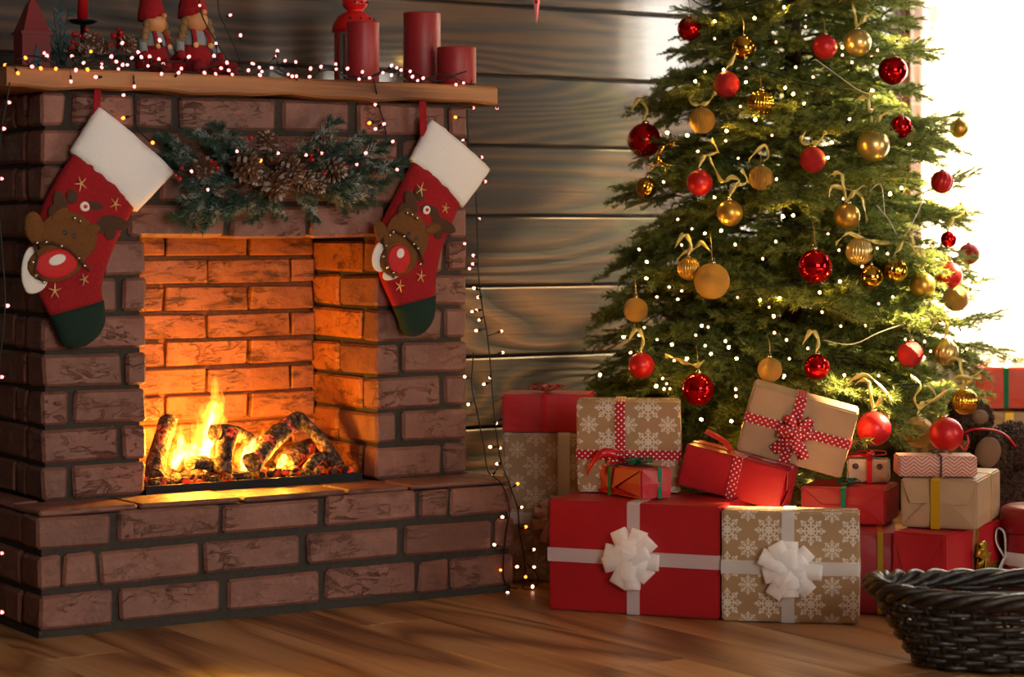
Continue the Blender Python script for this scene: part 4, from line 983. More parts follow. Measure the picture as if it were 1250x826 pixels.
gb = [(180+a/3.906, 130+c_/3.906) for a, c_ in [(25,172),(427,214),(210,308),(288,395),(622,222),(540,257),(755,230),(830,223),(1040,222),(998,275),(1190,300)]]+[(300+a/3.44, c_/3.44) for a, c_ in [(545,440),(580,520),(545,541),(617,594)]]
gbl = [(PY(x, y, YG-.075 if y > 160 else YC-.014), 'bulbpink' if i not in (0, 5) else 'bulbamber') for i, (x, y) in enumerate(gb)]+[(PY(451, 150, YC-.012), 'bulbamber'), (PY(150.5, 144, YC-.012), 'bulbamber'), (PY(151, 116, YC-.014), 'bulbpink'), (PY(164, 105.5, 4.39), 'bulbpink'), (PY(117, 94, 4.385), 'bulbpink')]
string_lights('fairy light strand dropping from the mantel and woven through the pine swag', [[PY(x, y, Y_) for x, y, Y_ in ((456,96,4.392),(459,110,4.39),(464,135,YC-.012),(469,150,YC-.012),(470,180,YC-.014),(440,190,YG-.07),(400,188,YG-.075),(345,186,YG-.075),(290,190,YG-.075),(240,205,YG-.072),(200,185,YG-.06),(170,160,YC-.014),(165,140,YC-.012),(164,118,YC-.012),(163,92,4.388))]], gbl)
rb = [(560+a/2.754, 200+c_/2.754) for a, c_ in [(69,185),(20,268),(50,308),(48,336),(36,352),(52,418),(66,448),(45,496),(60,492),(69,524),(59,560),(143,562),(147,634),(20,715),(105,718),(85,740),(32,808),(156,783)]]+[(590+a/4.13, 440+c_/4.13) for a, c_ in [(105,293),(65,315),(35,435),(85,440),(70,520),(42,583)]]
rb += [(300+a/3.44, c_/3.44) for a, c_ in [(955,453),(1055,453),(914,590),(990,660),(1005,762)]]
rbl = [(PY(x, y, 4.47 if x > 574 or y < 190 else YC-.012), 'bulbpink' if y < 330 else 'bulbwarm') for x, y in rb]+[(PY(556, 143, YC-.012), 'bulbamber')]
fb = [(520+a/4.5875, 560+c_/4.5875) for a, c_ in [(512,140),(535,270),(428,325),(558,380),(383,480),(603,507),(418,622),(510,603),(605,605),(558,660),(597,715),(457,750)]]
rbl += [(PY(x, y, YH-.012), 'bulbwarm' if i % 3 else 'bulbamber') for i, (x, y) in enumerate(fb)]
def YRx(y): return 4.46 if y < 570 else YH-.010
wr1 = [PY(x, y, YRx(y)) for x, y in ((576,98),(571,118),(571,150),(572,175),(576,205),(581,240),(583,290),(584,330),(588,370),(595,410),(599,450),(602,490),(606,530),(612,565),(618,580),(625,600),(632,620),(634,645),(638,670),(641,690),(640,710),(638,718),(650,720),(657,708),(652,695),(643,688))]
wr2 = [PY(x, y, YRx(y)) for x, y in ((578,430),(576,470),(582,500),(590,540),(596,575),(612,590),(622,620),(618,650),(615,680),(615,705),(622,716),(632,718))]
wr3 = [PY(x, y, 4.46) for x, y in ((572,118),(585,119),(600,126),(607,131))]
for w in (wr1, wr2):
    for p in w: p.z = max(p.z, .004)
string_lights('fairy light strand hanging down the right side of the fireplace to the floor', [wr1, wr2, wr3], rbl)
lb = [(11,125),(4.5,157),(2,218),(9,373),(2,460),(2,675),(2,747)]
string_lights('fairy light strand hanging at the left edge of the fireplace', [[PY(x, y, 4.36) for x, y in ((12,100),(8,125),(2,157),(-3,218),(2,300),(6,373),(-2,460),(-5,560))]+[PY(x, y, 4.25) for x, y in ((-6,620),(-4,675),(-5,745),(-6,775))]], [(PY(x, y, 4.36 if y < 600 else 4.25), 'bulbpink') for x, y in lb])

# ------------------------------------------------------------------ christmas tree
TD, TPX = 5.60, 968.0
TA = RF((TPX-625)/FPX*TD, TD)
def TR(z): return max(0.03, 0.55*(2.48-z)/2.18)
tree = thing('christmas_tree', 'tall decorated fir tree standing by the window', 'christmas tree', TA)
part('trunk', MB().tube([TA+Vector((0, 0, z)) for z in (0, .6, 1.2, 1.8, 2.42)], [.036, .03, .022, .013, .004], 12), 'bark', tree, True)
NM = ['needle', 'bark']
BRM = [sprig_mesh('fir_branch', 100+i, 0.5, 26, 0.25, 1000, 0.0185, 0.0028, NM, 0.10) for i in range(5)]
SHM = [sprig_mesh('fir_branch', 200+i, 0.5, 22, 0.32, 560, 0.026, 0.0032, NM, 0.04) for i in range(3)]
rn = random.Random(3); k = 0; z = 0.24
while z < 2.40:
    R = TR(z); az = k*2.39996+rn.uniform(-.25, .25)
    el = math.radians(-12+26*(z/2.4)+rn.uniform(-9, 9)); ln = R*rn.uniform(.86, 1.10)
    d = Vector((math.cos(az)*math.cos(el), math.sin(az)*math.cos(el), math.sin(el)))
    if .40 < z < .64 and d.x*RX+d.y*RY > .6: ln *= .80
    ms = BRM if R > .2 else SHM
    top = TA+Vector((0, 0, z))
    tipw = top+d*ln*1.0
    if tipw.y > YB-0.03: ln *= max(.35, (YB-0.04-top.y)/max(1e-3, (tipw.y-top.y)))
    if not (z < .43 and d.x*RX+d.y*RY > .35): place('branch', ms[k % len(ms)], top-Vector((0, 0, .0)), orient(d, rn.uniform(-.3, .3)), ln/0.5, tree)
    z += 0.0078 if z < 1.45 else 0.016
    k += 1
# single twigs that leave the outline where the picture shows them
for (x0, y0, x1, y1, dd) in [(1110,160,1170,135,0),(1130,235,1190,205,0),(1150,400,1222,378,-.05),(1150,418,1230,426,-.02),(850,90,800,108,0),(840,130,800,150,.05),(860,20,826,8,0),(800,400,725,412,.1),(770,430,722,462,.05),(820,240,770,245,0),(820,310,760,335,0),(800,180,775,200,.05),(860,110,795,118,0),(830,470,750,480,-.05),(1100,60,1135,45,0),(1120,320,1185,330,0),(1110,270,1180,262,.0)]:
    a, e = P(x0, y0, TD+dd), P(x1, y1, TD+dd-.03); place('branch', SHM[x0 % 3], a-(e-a)*.25, orient(e-a), (e-a).length*1.25/.5, tree)
def on_tree(x, y, f=0.97):
    d = TD
    for _ in range(6):
        z = HC-(y-HOR)/FPX*d; off = (x-TPX)/FPX*d; R = TR(max(z, .28))*f; d = TD-math.sqrt(max(0.0, R*R-off*off))
    return P(x, y, d), d
# ------------------------------------------------------------------ baubles
def sph(mod=None, n=28, m=18):
    mb = MB(); prof = [(math.sin(PI*(i+.02)/(m+.04)), -math.cos(PI*(i+.02)/(m+.04))) for i in range(m+1)]
    return mb.lathe(prof, n, rmod=mod)
SHAPE = {'ball': sph(), 'rib': sph(lambda a: 1-.09*(1-abs(math.sin(a*13))**.6), 130), 'bump': None, 'swirl': None, 'band': sph()}
b_ = sph(None, 40, 26)
b_.v = [tuple(Vector(v)*(1+.03*max(0, noise.noise(Vector(v)*6)))) for v in b_.v]; SHAPE['bump'] = b_
b_ = MB(); m = 22; n = 96; vs = []; fs = []
for i in range(m+1):
    t_ = PI*(i+.02)/(m+.04)
    for k2 in range(n):
        a = 2*PI*k2/n; r = 1-.09*(1-abs(math.sin(a*6+2.2*math.cos(t_)))**.6); vs.append((r*math.sin(t_)*math.cos(a), r*math.sin(t_)*math.sin(a), -math.cos(t_)))
for i in range(m):
    for k2 in range(n): fs.append((i*n+k2, i*n+(k2+1) % n, (i+1)*n+(k2+1) % n, (i+1)*n+k2))
fs += [tuple(range(n))[::-1], tuple(m*n+k2 for k2 in range(n))]; SHAPE['swirl'] = b_.add(vs, fs)
BME = {}
CAPM = MB().lathe([(.001, .93), (.20, .95), (.20, 1.10), (.15, 1.13), (.001, 1.14)], 14).mesh('ornament_cap', 'cap', True, False)[0]
RINGM = MB().tube([(.11*math.cos(q*PI/6), 0, 1.2+.11*math.sin(q*PI/6)) for q in range(12)], .02, 5, closed=True).mesh('hook', 'cap', True, False)[0]
ribshapes = [
 [(-16,-10),(-6,-26),(2,-14),(0,0)], [(14,-34),(22,-18),(6,-14),(0,0)], [(-22,-30),(-8,-34),(-4,-16),(0,0),(10,-12),(22,-18)], [(24,-12),(18,-30),(8,-12),(0,0)], [(-10,-14),(-14,-4),(0,0),(12,-8),(16,-16)]]
def bauble(x, y, r, shape, mat, label, ribbon=None, dd=0.0, sep=None):
    p, d = on_tree(x, y); d2 = (d+dd) if sep is None else sep; p = P(x, y, d2); R = r/FPX*d2
    b = thing('bauble', label, 'bauble', p)
    key = (shape, mat)
    if key not in BME: BME[key] = SHAPE[shape].mesh('ball', mat, True, False)[0]
    rz = Matrix.Rotation(random.uniform(0, 6), 4, 'Z') @ Matrix.Rotation(random.uniform(-.15, .15), 4, 'X')
    for nm, me in (('ball', BME[key]), ('ornament_cap', CAPM), ('hook', RINGM)):
        o = place(nm, me, p, rz, R, b)
    if ribbon is not None:
        pts = [P(x+qx, y-r*1.2+qy, d2-.012-.004*i) for i, (qx, qy) in enumerate(ribshapes[ribbon])]
        sp = sl_smooth(pts, 6); wv = [Vector((RX, RY, 0))*.0035+Vector((0, 0, .0045))*math.cos(i*.7)+Vector((FX, FY, 0))*.003*math.sin(i*.8) for i in range(len(sp))]
        part('ribbon', MB().strip(sp, wv, .0004), 'treeribbon', b, True)
    else:
        part('hanger', MB().tube([p+Vector((0, 0, R*1.28)), p+Vector((FX*.01, FY*.01, R*2.1)), p+Vector((FX*.05, FY*.05, R*2.6))], .0008, 4), 'goldthread', b)
BB = [
 (842,35,15,'ball','redshiny','shiny red bauble at the top left edge of the tree',None),
 (908,58,15,'ball','goldshiny','mirror gold bauble near the tree top, right of the shiny red one',None),
 (887,103,16,'ball','redglit','red glitter bauble just above and left of the ribbed gold one',3),
 (929,126,16,'rib','goldshiny','bright ribbed gold bauble in the upper left of the tree',None),
 (857,147,16,'rib','goldglit','ribbed gold glitter bauble under a small gold bow, upper left',4),
 (787,171,21,'ball','redshiny','big dark shiny red bauble on the left outline of the tree',0),
 (854,223,16,'ball','redmatte','matt red bauble left of a champagne ribbon, upper left',1),
 (789,229,13,'swirl','goldshiny','small swirled gold bauble under the big dark red one',None),
 (929,217,15,'rib','goldglit','ribbed gold bauble half buried in needles above the middle',None),
 (891,260,16,'ball','goldmatte','round satin gold bauble hanging from a champagne ribbon, left of centre',1),
 (869,343,22,'ball','goldglit','largest gold glitter bauble on the left half of the tree',None),
 (841,328,14,'rib','goldmatte','ribbed gold bauble tucked behind the largest gold glitter one',0),
 (776,378,15,'ball','goldglit','gold glitter bauble alone on the lower left outline',None),
 (783,446,16,'ball','redmatte','red bauble with a gold ribbon across it, lower left',0),
 (852,475,20,'bump','redshiny','knobbly shiny red bauble above the tilted red gift',None),
 (940,451,15,'ball','goldglit','gold glitter bauble just above the tilted kraft gift',None),
 (997,448,16,'bump','redshiny','shiny red bauble with ribbon above the polka dot bow gift',0),
 (1007,57,15,'ball','redmatte','red bauble beside a pale gold one at the tree top',None),
 (1047,52,17,'ball','palegold','pale gold bauble at the tree top, right of a red one',2),
 (1090,86,18,'ball','redshiny','glassy red bauble at the top right edge in the glare',None),
 (1066,177,20,'ball','palegold','big pale gold bauble in the upper right of the tree',2),
 (1100,155,14,'ball','redshiny','shiny red bauble just right of the big pale gold one',None),
 (992,195,16,'ball','redglit','red bauble below a gold bow near the top centre',4),
 (1171,157,12,'ball','goldmatte','small gold bauble alone against the white window',None),
 (1150,222,14,'swirl','redmatte','red striped bauble at the right outline by the window',None),
 (1034,264,16,'ball','goldmatte','satin gold bauble under a long champagne ribbon, right of centre',2),
 (1049,307,17,'rib','palegold','pale ribbed gold bauble right of the shiny red centre one',None),
 (1063,338,15,'ball','goldshiny','small mirror gold bauble below the pale ribbed one',None),
 (1092,330,16,'swirl','goldshiny','swirled gold bauble between two gold ones, right half',3),
 (995,325,21,'bump','redshiny','big shiny red bauble at the centre of the tree',None),
 (1126,348,16,'ball','goldmatte','satin gold bauble right of the swirled gold one',0),
 (1159,336,16,'ball','redmatte','matt red bauble above a gold one at the right outline',None),
 (1183,310,13,'ball','redglit','outermost red bauble on the right outline of the tree',None),
 (1167,364,16,'ball','goldglit','gold glitter bauble right under the matt red one, right outline',None),
 (1111,432,16,'ball','redglit','red bauble left of a swirled gold one, lower right',None),
 (1154,430,16,'swirl','palegold','swirled pale gold bauble right of a red one, lower right',0),
 (1158,292,10,'ball','redshiny','small red bauble peeping from needles at the right edge',1),
]
for q in BB: bauble(*q)
bauble(1178, 490, 16, 'rib', 'goldshiny', 'ribbed gold bauble above the brown plush bear', 2, sep=5.18)
bauble(1067, 523, 21, 'ball', 'redmatte', 'large satin red bauble above the small cream gift', 2, sep=5.06)
bauble(1155, 530, 21, 'ball', 'redmatte', 'large satin red bauble hanging over the chevron gift', None, sep=5.02)
bauble(1121, 527, 19, 'band', 'goldglit', 'gold glitter bauble behind and between the two large red ones', 1, sep=5.14)
# loose champagne ribbon bows
def bow_ribbon(label, pts, d=None, mat='treeribbon', w=.0055):
    P3 = []
    for i, (x, y) in enumerate(pts):
        p, dd = on_tree(x, y, 1.0); P3.append(P(x, y, (d or dd)-.01-.004*math.sin(i)))
    o = thing('tree_ribbon', label, 'ribbon', P3[0]); sp = sl_smooth(P3, 6)
    part('ribbon_strip', MB().strip(sp, [Vector((RX, RY, 0))*w*.5*math.sin(i*.35)+Vector((0, 0, w))*math.cos(i*.35)+Vector((FX, FY, 0))*w*.4 for i in range(len(sp))], .0004), mat, o, True)
bow_ribbon('champagne ribbon curl right of the matt red bauble, upper left', [(865,190),(872,205),(882,222),(893,216),(903,222),(890,232)])
bow_ribbon('champagne ribbon loop left of the half buried ribbed bauble', [(914,196),(924,184),(934,178),(938,190),(932,196)])
bow_ribbon('champagne ribbon arching over the satin gold bauble right of centre', [(1012,240),(1016,228),(1030,230),(1050,238),(1055,255),(1058,270)])
bow_ribbon('champagne ribbon trailing from the satin gold bauble to the right', [(1020,298),(1035,285),(1050,290),(1075,296),(1105,295),(1115,305),(1124,322)])
bow_ribbon('gold ribbon tab lying flat above the knobbly red bauble', [(812,434),(825,438),(840,444),(852,446),(860,440)])
bow_ribbon('champagne ribbon bow above the large red bauble, lower middle', [(1030,475),(1042,462),(1058,458),(1075,472),(1090,490)], 5.05)
bow_ribbon('champagne ribbon hanging beside the gold glitter bauble at lower right', [(1112,460),(1124,470),(1116,485),(1122,497),(1140,488),(1160,475),(1176,472)], 5.1)
bow_ribbon('champagne ribbon wave at the lower right by the ribbed gold bauble', [(1150,478),(1168,460),(1185,462),(1198,460)], 5.14)
bow_ribbon('gold ribbon curling left of the largest gold glitter bauble', [(826,318),(836,308),(848,304),(856,296),(866,306)])
# gold deer ornament
p, d = on_tree(803, 192); dz = thing('deer_ornament', 'gold filigree deer ornament under the big dark red bauble', 'ornament', p)
q = lambda x, y, o=0: P(x, y, d-.02+o)
part('body', MB().ell(q(806, 196), (.014, .006, .009), Matrix.Rotation(.6, 3, 'Y')), 'goldshiny', dz, True)
part('neck_and_head', MB().tube([q(803,191), q(808,182), q(813,177)], [.006, .005, .003], 8), 'goldshiny', dz, True)
for pts in ([(802,199),(795,203),(788,200)], [(800,200),(794,208),(790,214)], [(808,199),(818,202),(826,200)], [(806,201),(812,208),(816,214)]): part('leg', MB().tube([q(*a) for a in pts], [.003, .002, .0012], 6), 'goldshiny', dz, True)
for pts in ([(813,177),(818,172),(822,168)], [(813,177),(820,176),(834,180)], [(820,176),(826,172)]): part('antler', MB().tube([q(*a) for a in pts], .0012, 5), 'goldshiny', dz, True)
# tree lights
tb = [(700+a/3.18, 200+c_/3.18) for a, c_ in [(350,70),(405,215),(460,252),(510,270),(285,380),(255,332),(420,315),(628,313),(813,205),(853,200),(372,478),(405,525),(637,518),(725,528),(498,628),(523,633),(275,635),(475,664),(590,688),(602,712),(777,593),(780,655),(827,683),(633,755),(195,672),(325,682),(222,732),(255,665),(103,818),(548,130),(612,48),(788,60),(735,368),(800,520),(440,755),(512,705),(838,755),(655,250)]]
tb += [(940+a/2.755, 200+c_/2.755) for a, c_ in [(42,175),(78,173),(22,50),(195,235),(310,345),(235,395),(167,432),(175,498),(238,545),(320,543),(12,512),(15,567),(365,470),(413,447),(455,590),(405,100),(442,82),(395,302),(232,290),(65,655),(48,712),(250,710),(365,712),(635,530),(662,622),(645,568),(410,655),(520,598),(540,630),(127,620)]]
tb += [(740+a/3.754, c_/3.754) for a, c_ in [(680,83),(815,33),(497,177),(640,310),(453,328),(408,372),(820,402),(858,427),(615,488),(760,620),(683,548),(372,620),(548,645),(420,693),(605,725),(575,808),(497,100),(868,307),(908,475),(778,193),(640,376),(280,608)]]
tb += [(960+a/3.44, c_/3.44) for a, c_ in [(40,283),(275,262),(265,500),(190,598),(360,380),(370,405),(235,232),(80,112),(28,395),(75,435),(360,462),(515,605),(485,790),(435,815)]]
tb += [(660+a/4.13, 400+c_/4.13) for a, c_ in [(300,238),(782,37),(828,92),(932,65),(948,98),(988,155),(635,282),(622,308),(615,255),(810,462),(962,470),(700,612),(985,345),(673,165),(735,160),(1178,25),(1227,240)]]
rn = random.Random(5)
for _ in range(14): tb.append((rn.uniform(880, 1120), rn.uniform(20, 320)))
for _ in range(10): tb.append((rn.uniform(760, 960), rn.uniform(330, 480)))
tbl = []
for i, (x, y) in enumerate(tb):
    p, d = on_tree(x, y, 1.0); tbl.append((P(x, y, d-.004), 'bulbwarm' if i % 5 < 3 else 'bulbyellow'))
wires = []; turns = []
zc, a0 = 1.55, -2.2
seg = []
for i in range(240):
    t_ = i/239; z = 1.62-1.28*t_; a = i*.20; R = TR(z)*(.86+.05*math.sin(i*.9)); seg.append(TA+Vector((math.cos(a)*R, min(math.sin(a)*R, YB-.06-TA.y), z+.03*math.sin(i*.5))))
string_lights('warm fairy lights wound round the christmas tree', [seg], tbl, .0013, 'wire', .9)
# a pale wire looping over the sunny side
o = thing('bead_wire', 'pale clear wire garland looping over the sunny right side of the tree', 'garland', on_tree(1000, 75, 1.02)[0])
for pts in ([(995,72),(1020,90),(1045,108),(1062,115)], [(1098,112),(1102,130),(1103,150)], [(1070,250),(1085,268),(1100,290),(1120,260),(1128,235)], [(1005,415),(1040,420),(1075,405),(1105,395)], [(1060,235),(1075,225),(1080,262)]):
    part('wire_strand', MB().tube(sl_smooth([on_tree(x, y, 1.03)[0] for x, y in pts], 6), .0011, 5), 'paleiwire', o, True)

# ------------------------------------------------------------------ gifts
YAW0 = math.atan2(RY, RX)
def gift(label, anchor, corner, phi, w, dp, h, paper_, roll=0.0, pitch=0.0, bulge=.002):
    """box with its base front corner (l or r) at the room point anchor; x = along the front, y = away, z = up"""
    Rm = Matrix.Rotation(YAW0+math.radians(phi), 4, 'Z') @ Matrix.Rotation(math.radians(roll), 4, 'Y') @ Matrix.Rotation(math.radians(-pitch), 4, 'X')
    c = Vector((w/2 if corner == 'l' else -w/2, dp/2, 0))
    m4 = Matrix.Translation(Vector(anchor)+(Rm @ c)) @ Rm
    g = thing('gift_box', label, 'gift', mat4=m4)
    bm = bmesh.new(); bmesh.ops.create_cube(bm, size=1)
    bmesh.ops.subdivide_edges(bm, edges=bm.edges[:], cuts=3, use_grid_fill=True)
    rn = random.Random(len(label)*7+int(w*1000))
    for v in bm.verts:
        x, y, z = v.co*2
        bx = (1-y*y)*(1-z*z)*(abs(x) > .99)*(1 if x > 0 else -1); by = (1-x*x)*(1-z*z)*(abs(y) > .99)*(1 if y > 0 else -1)
        v.co = Vector((x*w/2+bx*bulge, y*dp/2+by*bulge, (z+1)*h/2))
        v.co += Vector((rn.uniform(-1, 1), rn.uniform(-1, 1), 0))*.0005
    ee = [e for e in bm.edges if len(e.link_faces) == 2 and e.link_faces[0].normal.dot(e.link_faces[1].normal) < .5]
    bmesh.ops.bevel(bm, geom=ee, offset=.0035, segments=2, affect='EDGES')
    ul = bm.loops.layers.uv.new('UVMap'); bm.normal_update()
    for f in bm.faces:
        n_ = f.normal; ax = max(range(3), key=lambda i: abs(n_[i]))
        for l in f.loops:
            co = l.vert.co; l[ul].uv = {0: (co.y, co.z), 1: (co.x, co.z), 2: (co.x, co.y+h)}[ax]
        f.smooth = False
    me = bpy.data.meshes.new('wrapped_box'); bm.to_mesh(me); bm.free(); me.materials.append(M[paper_])
    o = link('wrapped_box', me, (0, 0, 0), g); WO[o.name] = Vector((0, 0, 0))
    g['dims'] = (w, dp, h); return g
def band(g, axis, off, width, mat, lift=.0016, fr=.0024):
    """ribbon round the box: 'v' over front/top, at x=off; 'h' round the sides at height off; 's' over top and ends at y=off"""
    w, dp, h = g['dims']; e = lift
    if axis == 'v': c = [(off, -dp/2-e, -.0005), (off, -dp/2-e, h+e), (off, dp/2+e, h+e), (off, dp/2+e, -.0005)]; wv = Vector((width/2, 0, 0))
    elif axis == 's': c = [(-w/2-e, off, -.0005), (-w/2-e, off, h+e), (w/2+e, off, h+e), (w/2+e, off, -.0005)]; wv = Vector((0, width/2, 0))
    else: c = [(-w/2-e, -dp/2-e, off), (w/2+e, -dp/2-e, off), (w/2+e, dp/2+e, off), (-w/2-e, dp/2+e, off), (-w/2-e, -dp/2-e, off)]; wv = Vector((0, 0, width/2))
    c = [Vector(p) for p in c]; pts = []
    for i in range(len(c)):
        if 0 < i < len(c)-1:
            a = (c[i-1]-c[i]).normalized()*.004; b = (c[i+1]-c[i]).normalized()*.004
            pts += [c[i]+a, c[i]+(a+b)*.22, c[i]+b]
        else: pts.append(c[i])
    full = [pts[0]]
    for a, b in zip(pts[:-1], pts[1:]):
        n_ = max(1, int((b-a).length/.03)); full += [a.lerp(b, k/n_) for k in range(1, n_+1)]
    full = [p+Vector((0, -fr, 0)) if (axis != 's' and abs(p.y+dp/2+e) < 1e-4) else p for p in full]
    return part('ribbon', MB().strip(full, wv, .0005), mat, g, False, world=False)
def bow(g, c, n_, e1, rad, wid, mat, loops=10, layers=2, tails=0, seed=1, lift=.5):
    """many-looped bow on a face: centre c, face normal n_, in-plane axis e1"""
    rn = random.Random(seed); c = Vector(c); n_ = Vector(n_).normalized(); e1 = Vector(e1).normalized(); e2 = n_.cross(e1)
    bo = None
    for ly in range(layers):
        nl = loops if ly == 0 else max(3, loops-3)
        for k in range(nl):
            a = 2*PI*(k+.5*ly)/nl+rn.uniform(-.15, .15); d = e1*math.cos(a)+e2*math.sin(a); R = rad*(1-.32*ly)*rn.uniform(.88, 1.08); hh = R*(lift+.35*ly)
            pts = [c+n_*.002, c+d*R*.5+n_*(hh*.22+.002), c+d*R*.9+n_*hh*.40, c+d*R+n_*hh*.55, c+d*R*.93+n_*hh*.72, c+d*R*.5+n_*hh*.80, c+d*R*.06+n_*(hh*.62+.004)]
            sp = sl_smooth(pts, 3); sd = (d.cross(n_)+n_*rn.uniform(-.35, .35)).normalized()
            mb = MB().strip(sp, [sd*wid/2*(.35+.65*min(1, (p-c).length/R*1.5)) for p in sp], .0004)
            o = part('bow_loop', mb, mat, g if bo is None else g, True, world=False)
    for k in range(tails):
        a = -PI/2+(-.6 if k % 2 else .6)+rn.uniform(-.2, .2); d = e1*math.cos(a)+e2*math.sin(a)
        pts = [c+n_*.004, c+d*rad*.5+n_*.010, c+d*rad*1.1+n_*.006, c+d*rad*1.55+n_*.004]
        part('bow_tail', MB().strip(sl_smooth(pts, 3), d.cross(n_)*wid/2, .0004), mat, g, True, world=False)
    part('bow_knot', MB().ell(c+n_*rad*lift*.55, (wid*.26, wid*.26, wid*.26)), mat, g, True, world=False)
def flaps(g, face, mat, kind='full'):
    """folded paper ends: thin overlapping flaps, the free edges lifted a little"""
    w, dp, h = g['dims']
    if face == 'front': o, ex, nn, W_ = Vector((-w/2, -dp/2-.0022, 0)), Vector((1, 0, 0)), Vector((0, -1, 0)), w
    elif face == 'right': o, ex, nn, W_ = Vector((w/2+.0022, -dp/2, 0)), Vector((0, 1, 0)), Vector((1, 0, 0)), dp
    else: o, ex, nn, W_ = Vector((-w/2-.0022, dp/2, 0)), Vector((0, -1, 0)), Vector((-1, 0, 0)), dp
    ez = Vector((0, 0, 1)); i = .004
    def fl(pl):
        base = [o+ex*a*W_+ez*b*h+nn*c for a, b, c in pl]; n2 = len(base); th = .0007
        mb = MB().add([p+nn*th for p in base]+[p-nn*th for p in base], [tuple(range(n2)), tuple(range(2*n2-1, n2-1, -1))]+[(k, n2+k, n2+(k+1) % n2, (k+1) % n2) for k in range(n2)])
        part('paper_flap', mb, mat, g, False, world=False)
    x0, x1, y0, y1 = i/W_, 1-i/W_, i/h, 1-i/h; m = min(.5, .5*h/W_*1.25)
    if kind == 'full':
        fl([(x0, y1, 0), (x1, y1, 0), (1-.13, .50, .0045), (.13, .50, .0045)])
        fl([(x0, y0, .0012), (.34, .52, .0065), (.66, .52, .0065), (x1, y0, .0012)])
    elif kind == 'vee':
        fl([(x0, y1, 0), (x1, y1, 0), (.40, .16, .0070)])
        fl([(x0, y0, .001), (.42, .30, .006), (x1, y0, .001)])
    else:
        fl([(x0, y0, .0), (x0, y1, 0), (m, .5, .0045)]); fl([(x1, y0, .0), (1-m, .5, .0045), (x1, y1, 0)])
        fl([(x0, y0, .001), (m, .52, .0062), (1-m, .52, .0062), (x1, y0, .001)])
H1 = .235
g1 = gift('large red gift with sheer white ribbon and white bow on the floor', PZ(670, 743, .002), 'l', -21, .377, .25, H1-.002, 'redpaper')
band(g1, 'v', .002, .028, 'organza'); band(g1, 'h', .118, .029, 'organza')
bow(g1, (.002, -.127, .118), (0, -1, 0), (1, 0, 0), .062, .034, 'organzabow', 9, 2, 0, 3)
g2 = gift('snowflake kraft gift with sheer ribbon and white bow, in front on the floor', PZ(881, 757, .002), 'l', -10, .281, .085, .228, 'flake')
band(g2, 'v', -.004, .026, 'organza'); band(g2, 'h', .112, .028, 'organza')
bow(g2, (0, -.045, .112), (0, -1, 0), (1, 0, 0), .062, .034, 'organzabow', 9, 2, 0, 8)
H3 = .343
g3 = gift('tall snowflake kraft gift at the back beside the fireplace', Vector((RF((614-625)/FPX*5.30, 5.30).x, RF((614-625)/FPX*5.30, 5.30).y, .002)), 'l', -8, .24, .16, H3-.002, 'flake2')
band(g3, 'v', .022, .028, 'organza'); band(g3, 'h', .145, .026, 'organza')
bow(g3, (.0, -.082, .145), (0, -1, 0), (1, 0, 0), .055, .028, 'pinktulle', 9, 2, 0, 21)
a4 = RF((613-625)/FPX*5.30, 5.30); g4 = gift('red gift with red glitter ribbon topping the tall snowflake gift', Vector((a4.x, a4.y, H3+.002)), 'l', -6, .205, .15, .087, 'redpaper')
band(g4, 'v', -.004, .010, 'redglitter'); bow(g4, (-.004, -.03, .089), (0, 0, 1), (1, 0, 0), .042, .009, 'redglitter', 8, 1, 0, 5, .5)
g5 = gift('snowflake kraft gift with polka dot ribbon leaning on the large red gift', PZ(705, 600, H1+.003), 'l', -6, .225, .055, .200, 'flake', 0, -9)
band(g5, 'v', -.018, .022, 'dotribbon'); band(g5, 'h', .085, .022, 'dotribbon')
bow(g5, (-.018, -.030, .085), (0, -1, 0), (1, 0, 0), .034, .020, 'dotribbon', 2, 1, 2, 9, .4)
c5 = Vector((-.018, -.034, .085)); part('bow_tail', MB().strip(sl_smooth([c5, c5+Vector((-.035, -.022, .012)), c5+Vector((-.06, -.022, -.012)), c5+Vector((-.072, -.012, -.036))], 4), [Vector((0, .004, .008))]*13, .0005), 'redribbon', g5, True, world=False)
g6 = gift('small red gift with green ribbon standing on the large red gift', PZ(782.5, 609.5, H1+.003), 'r', -60, .185, .078, .064, 'redpaper')
band(g6, 'v', -.016, .010, 'greenribbon', fr=.0095); band(g6, 's', .008, .010, 'greenribbon'); flaps(g6, 'front', 'redpaper', 'vee')
bow(g6, (.02, .005, .066), (0, 0, 1), (1, 0, 0), .034, .010, 'greenribbon', 7, 1, 1, 12, .5)
g19 = gift('kraft gift almost hidden under the tilted red gift', RF(.40, 5.06, .002), 'l', -12, .20, .20, .196, 'kraft')
g7 = gift('red gift with polka dot ribbon tilting down to the right', P(827, 591, 4.96), 'l', -18, .225, .12, .090, 'redpaper', 12.5, 0)
band(g7, 'v', .006, .020, 'dotribbon'); band(g7, 's', .0, .018, 'dotribbon'); flaps(g7, 'right', 'redpaper', 'full')
c7 = Vector((-.02, -.02, .094)); part('bow_tail', MB().strip(sl_smooth([c7, c7+Vector((-.02, 0, .016)), c7+Vector((-.045, -.01, .026)), c7+Vector((-.062, -.015, .03))], 4), [Vector((0, .010, .004))]*13, .0005), 'redribbon', g7, True, world=False)
g8 = gift('plain kraft gift with red polka dot bow leaning on the tree', P(899, 549, 5.00), 'l', -6, .232, .055, .153, 'kraft', 15, -12)
band(g8, 'v', -.010, .023, 'dotribbon'); band(g8, 'h', .080, .022, 'dotribbon')
bow(g8, (-.004, -.031, .078), (0, -1, 0), (1, 0, 0), .042, .024, 'dotribbon', 6, 2, 2, 15, .5)
H11 = .172
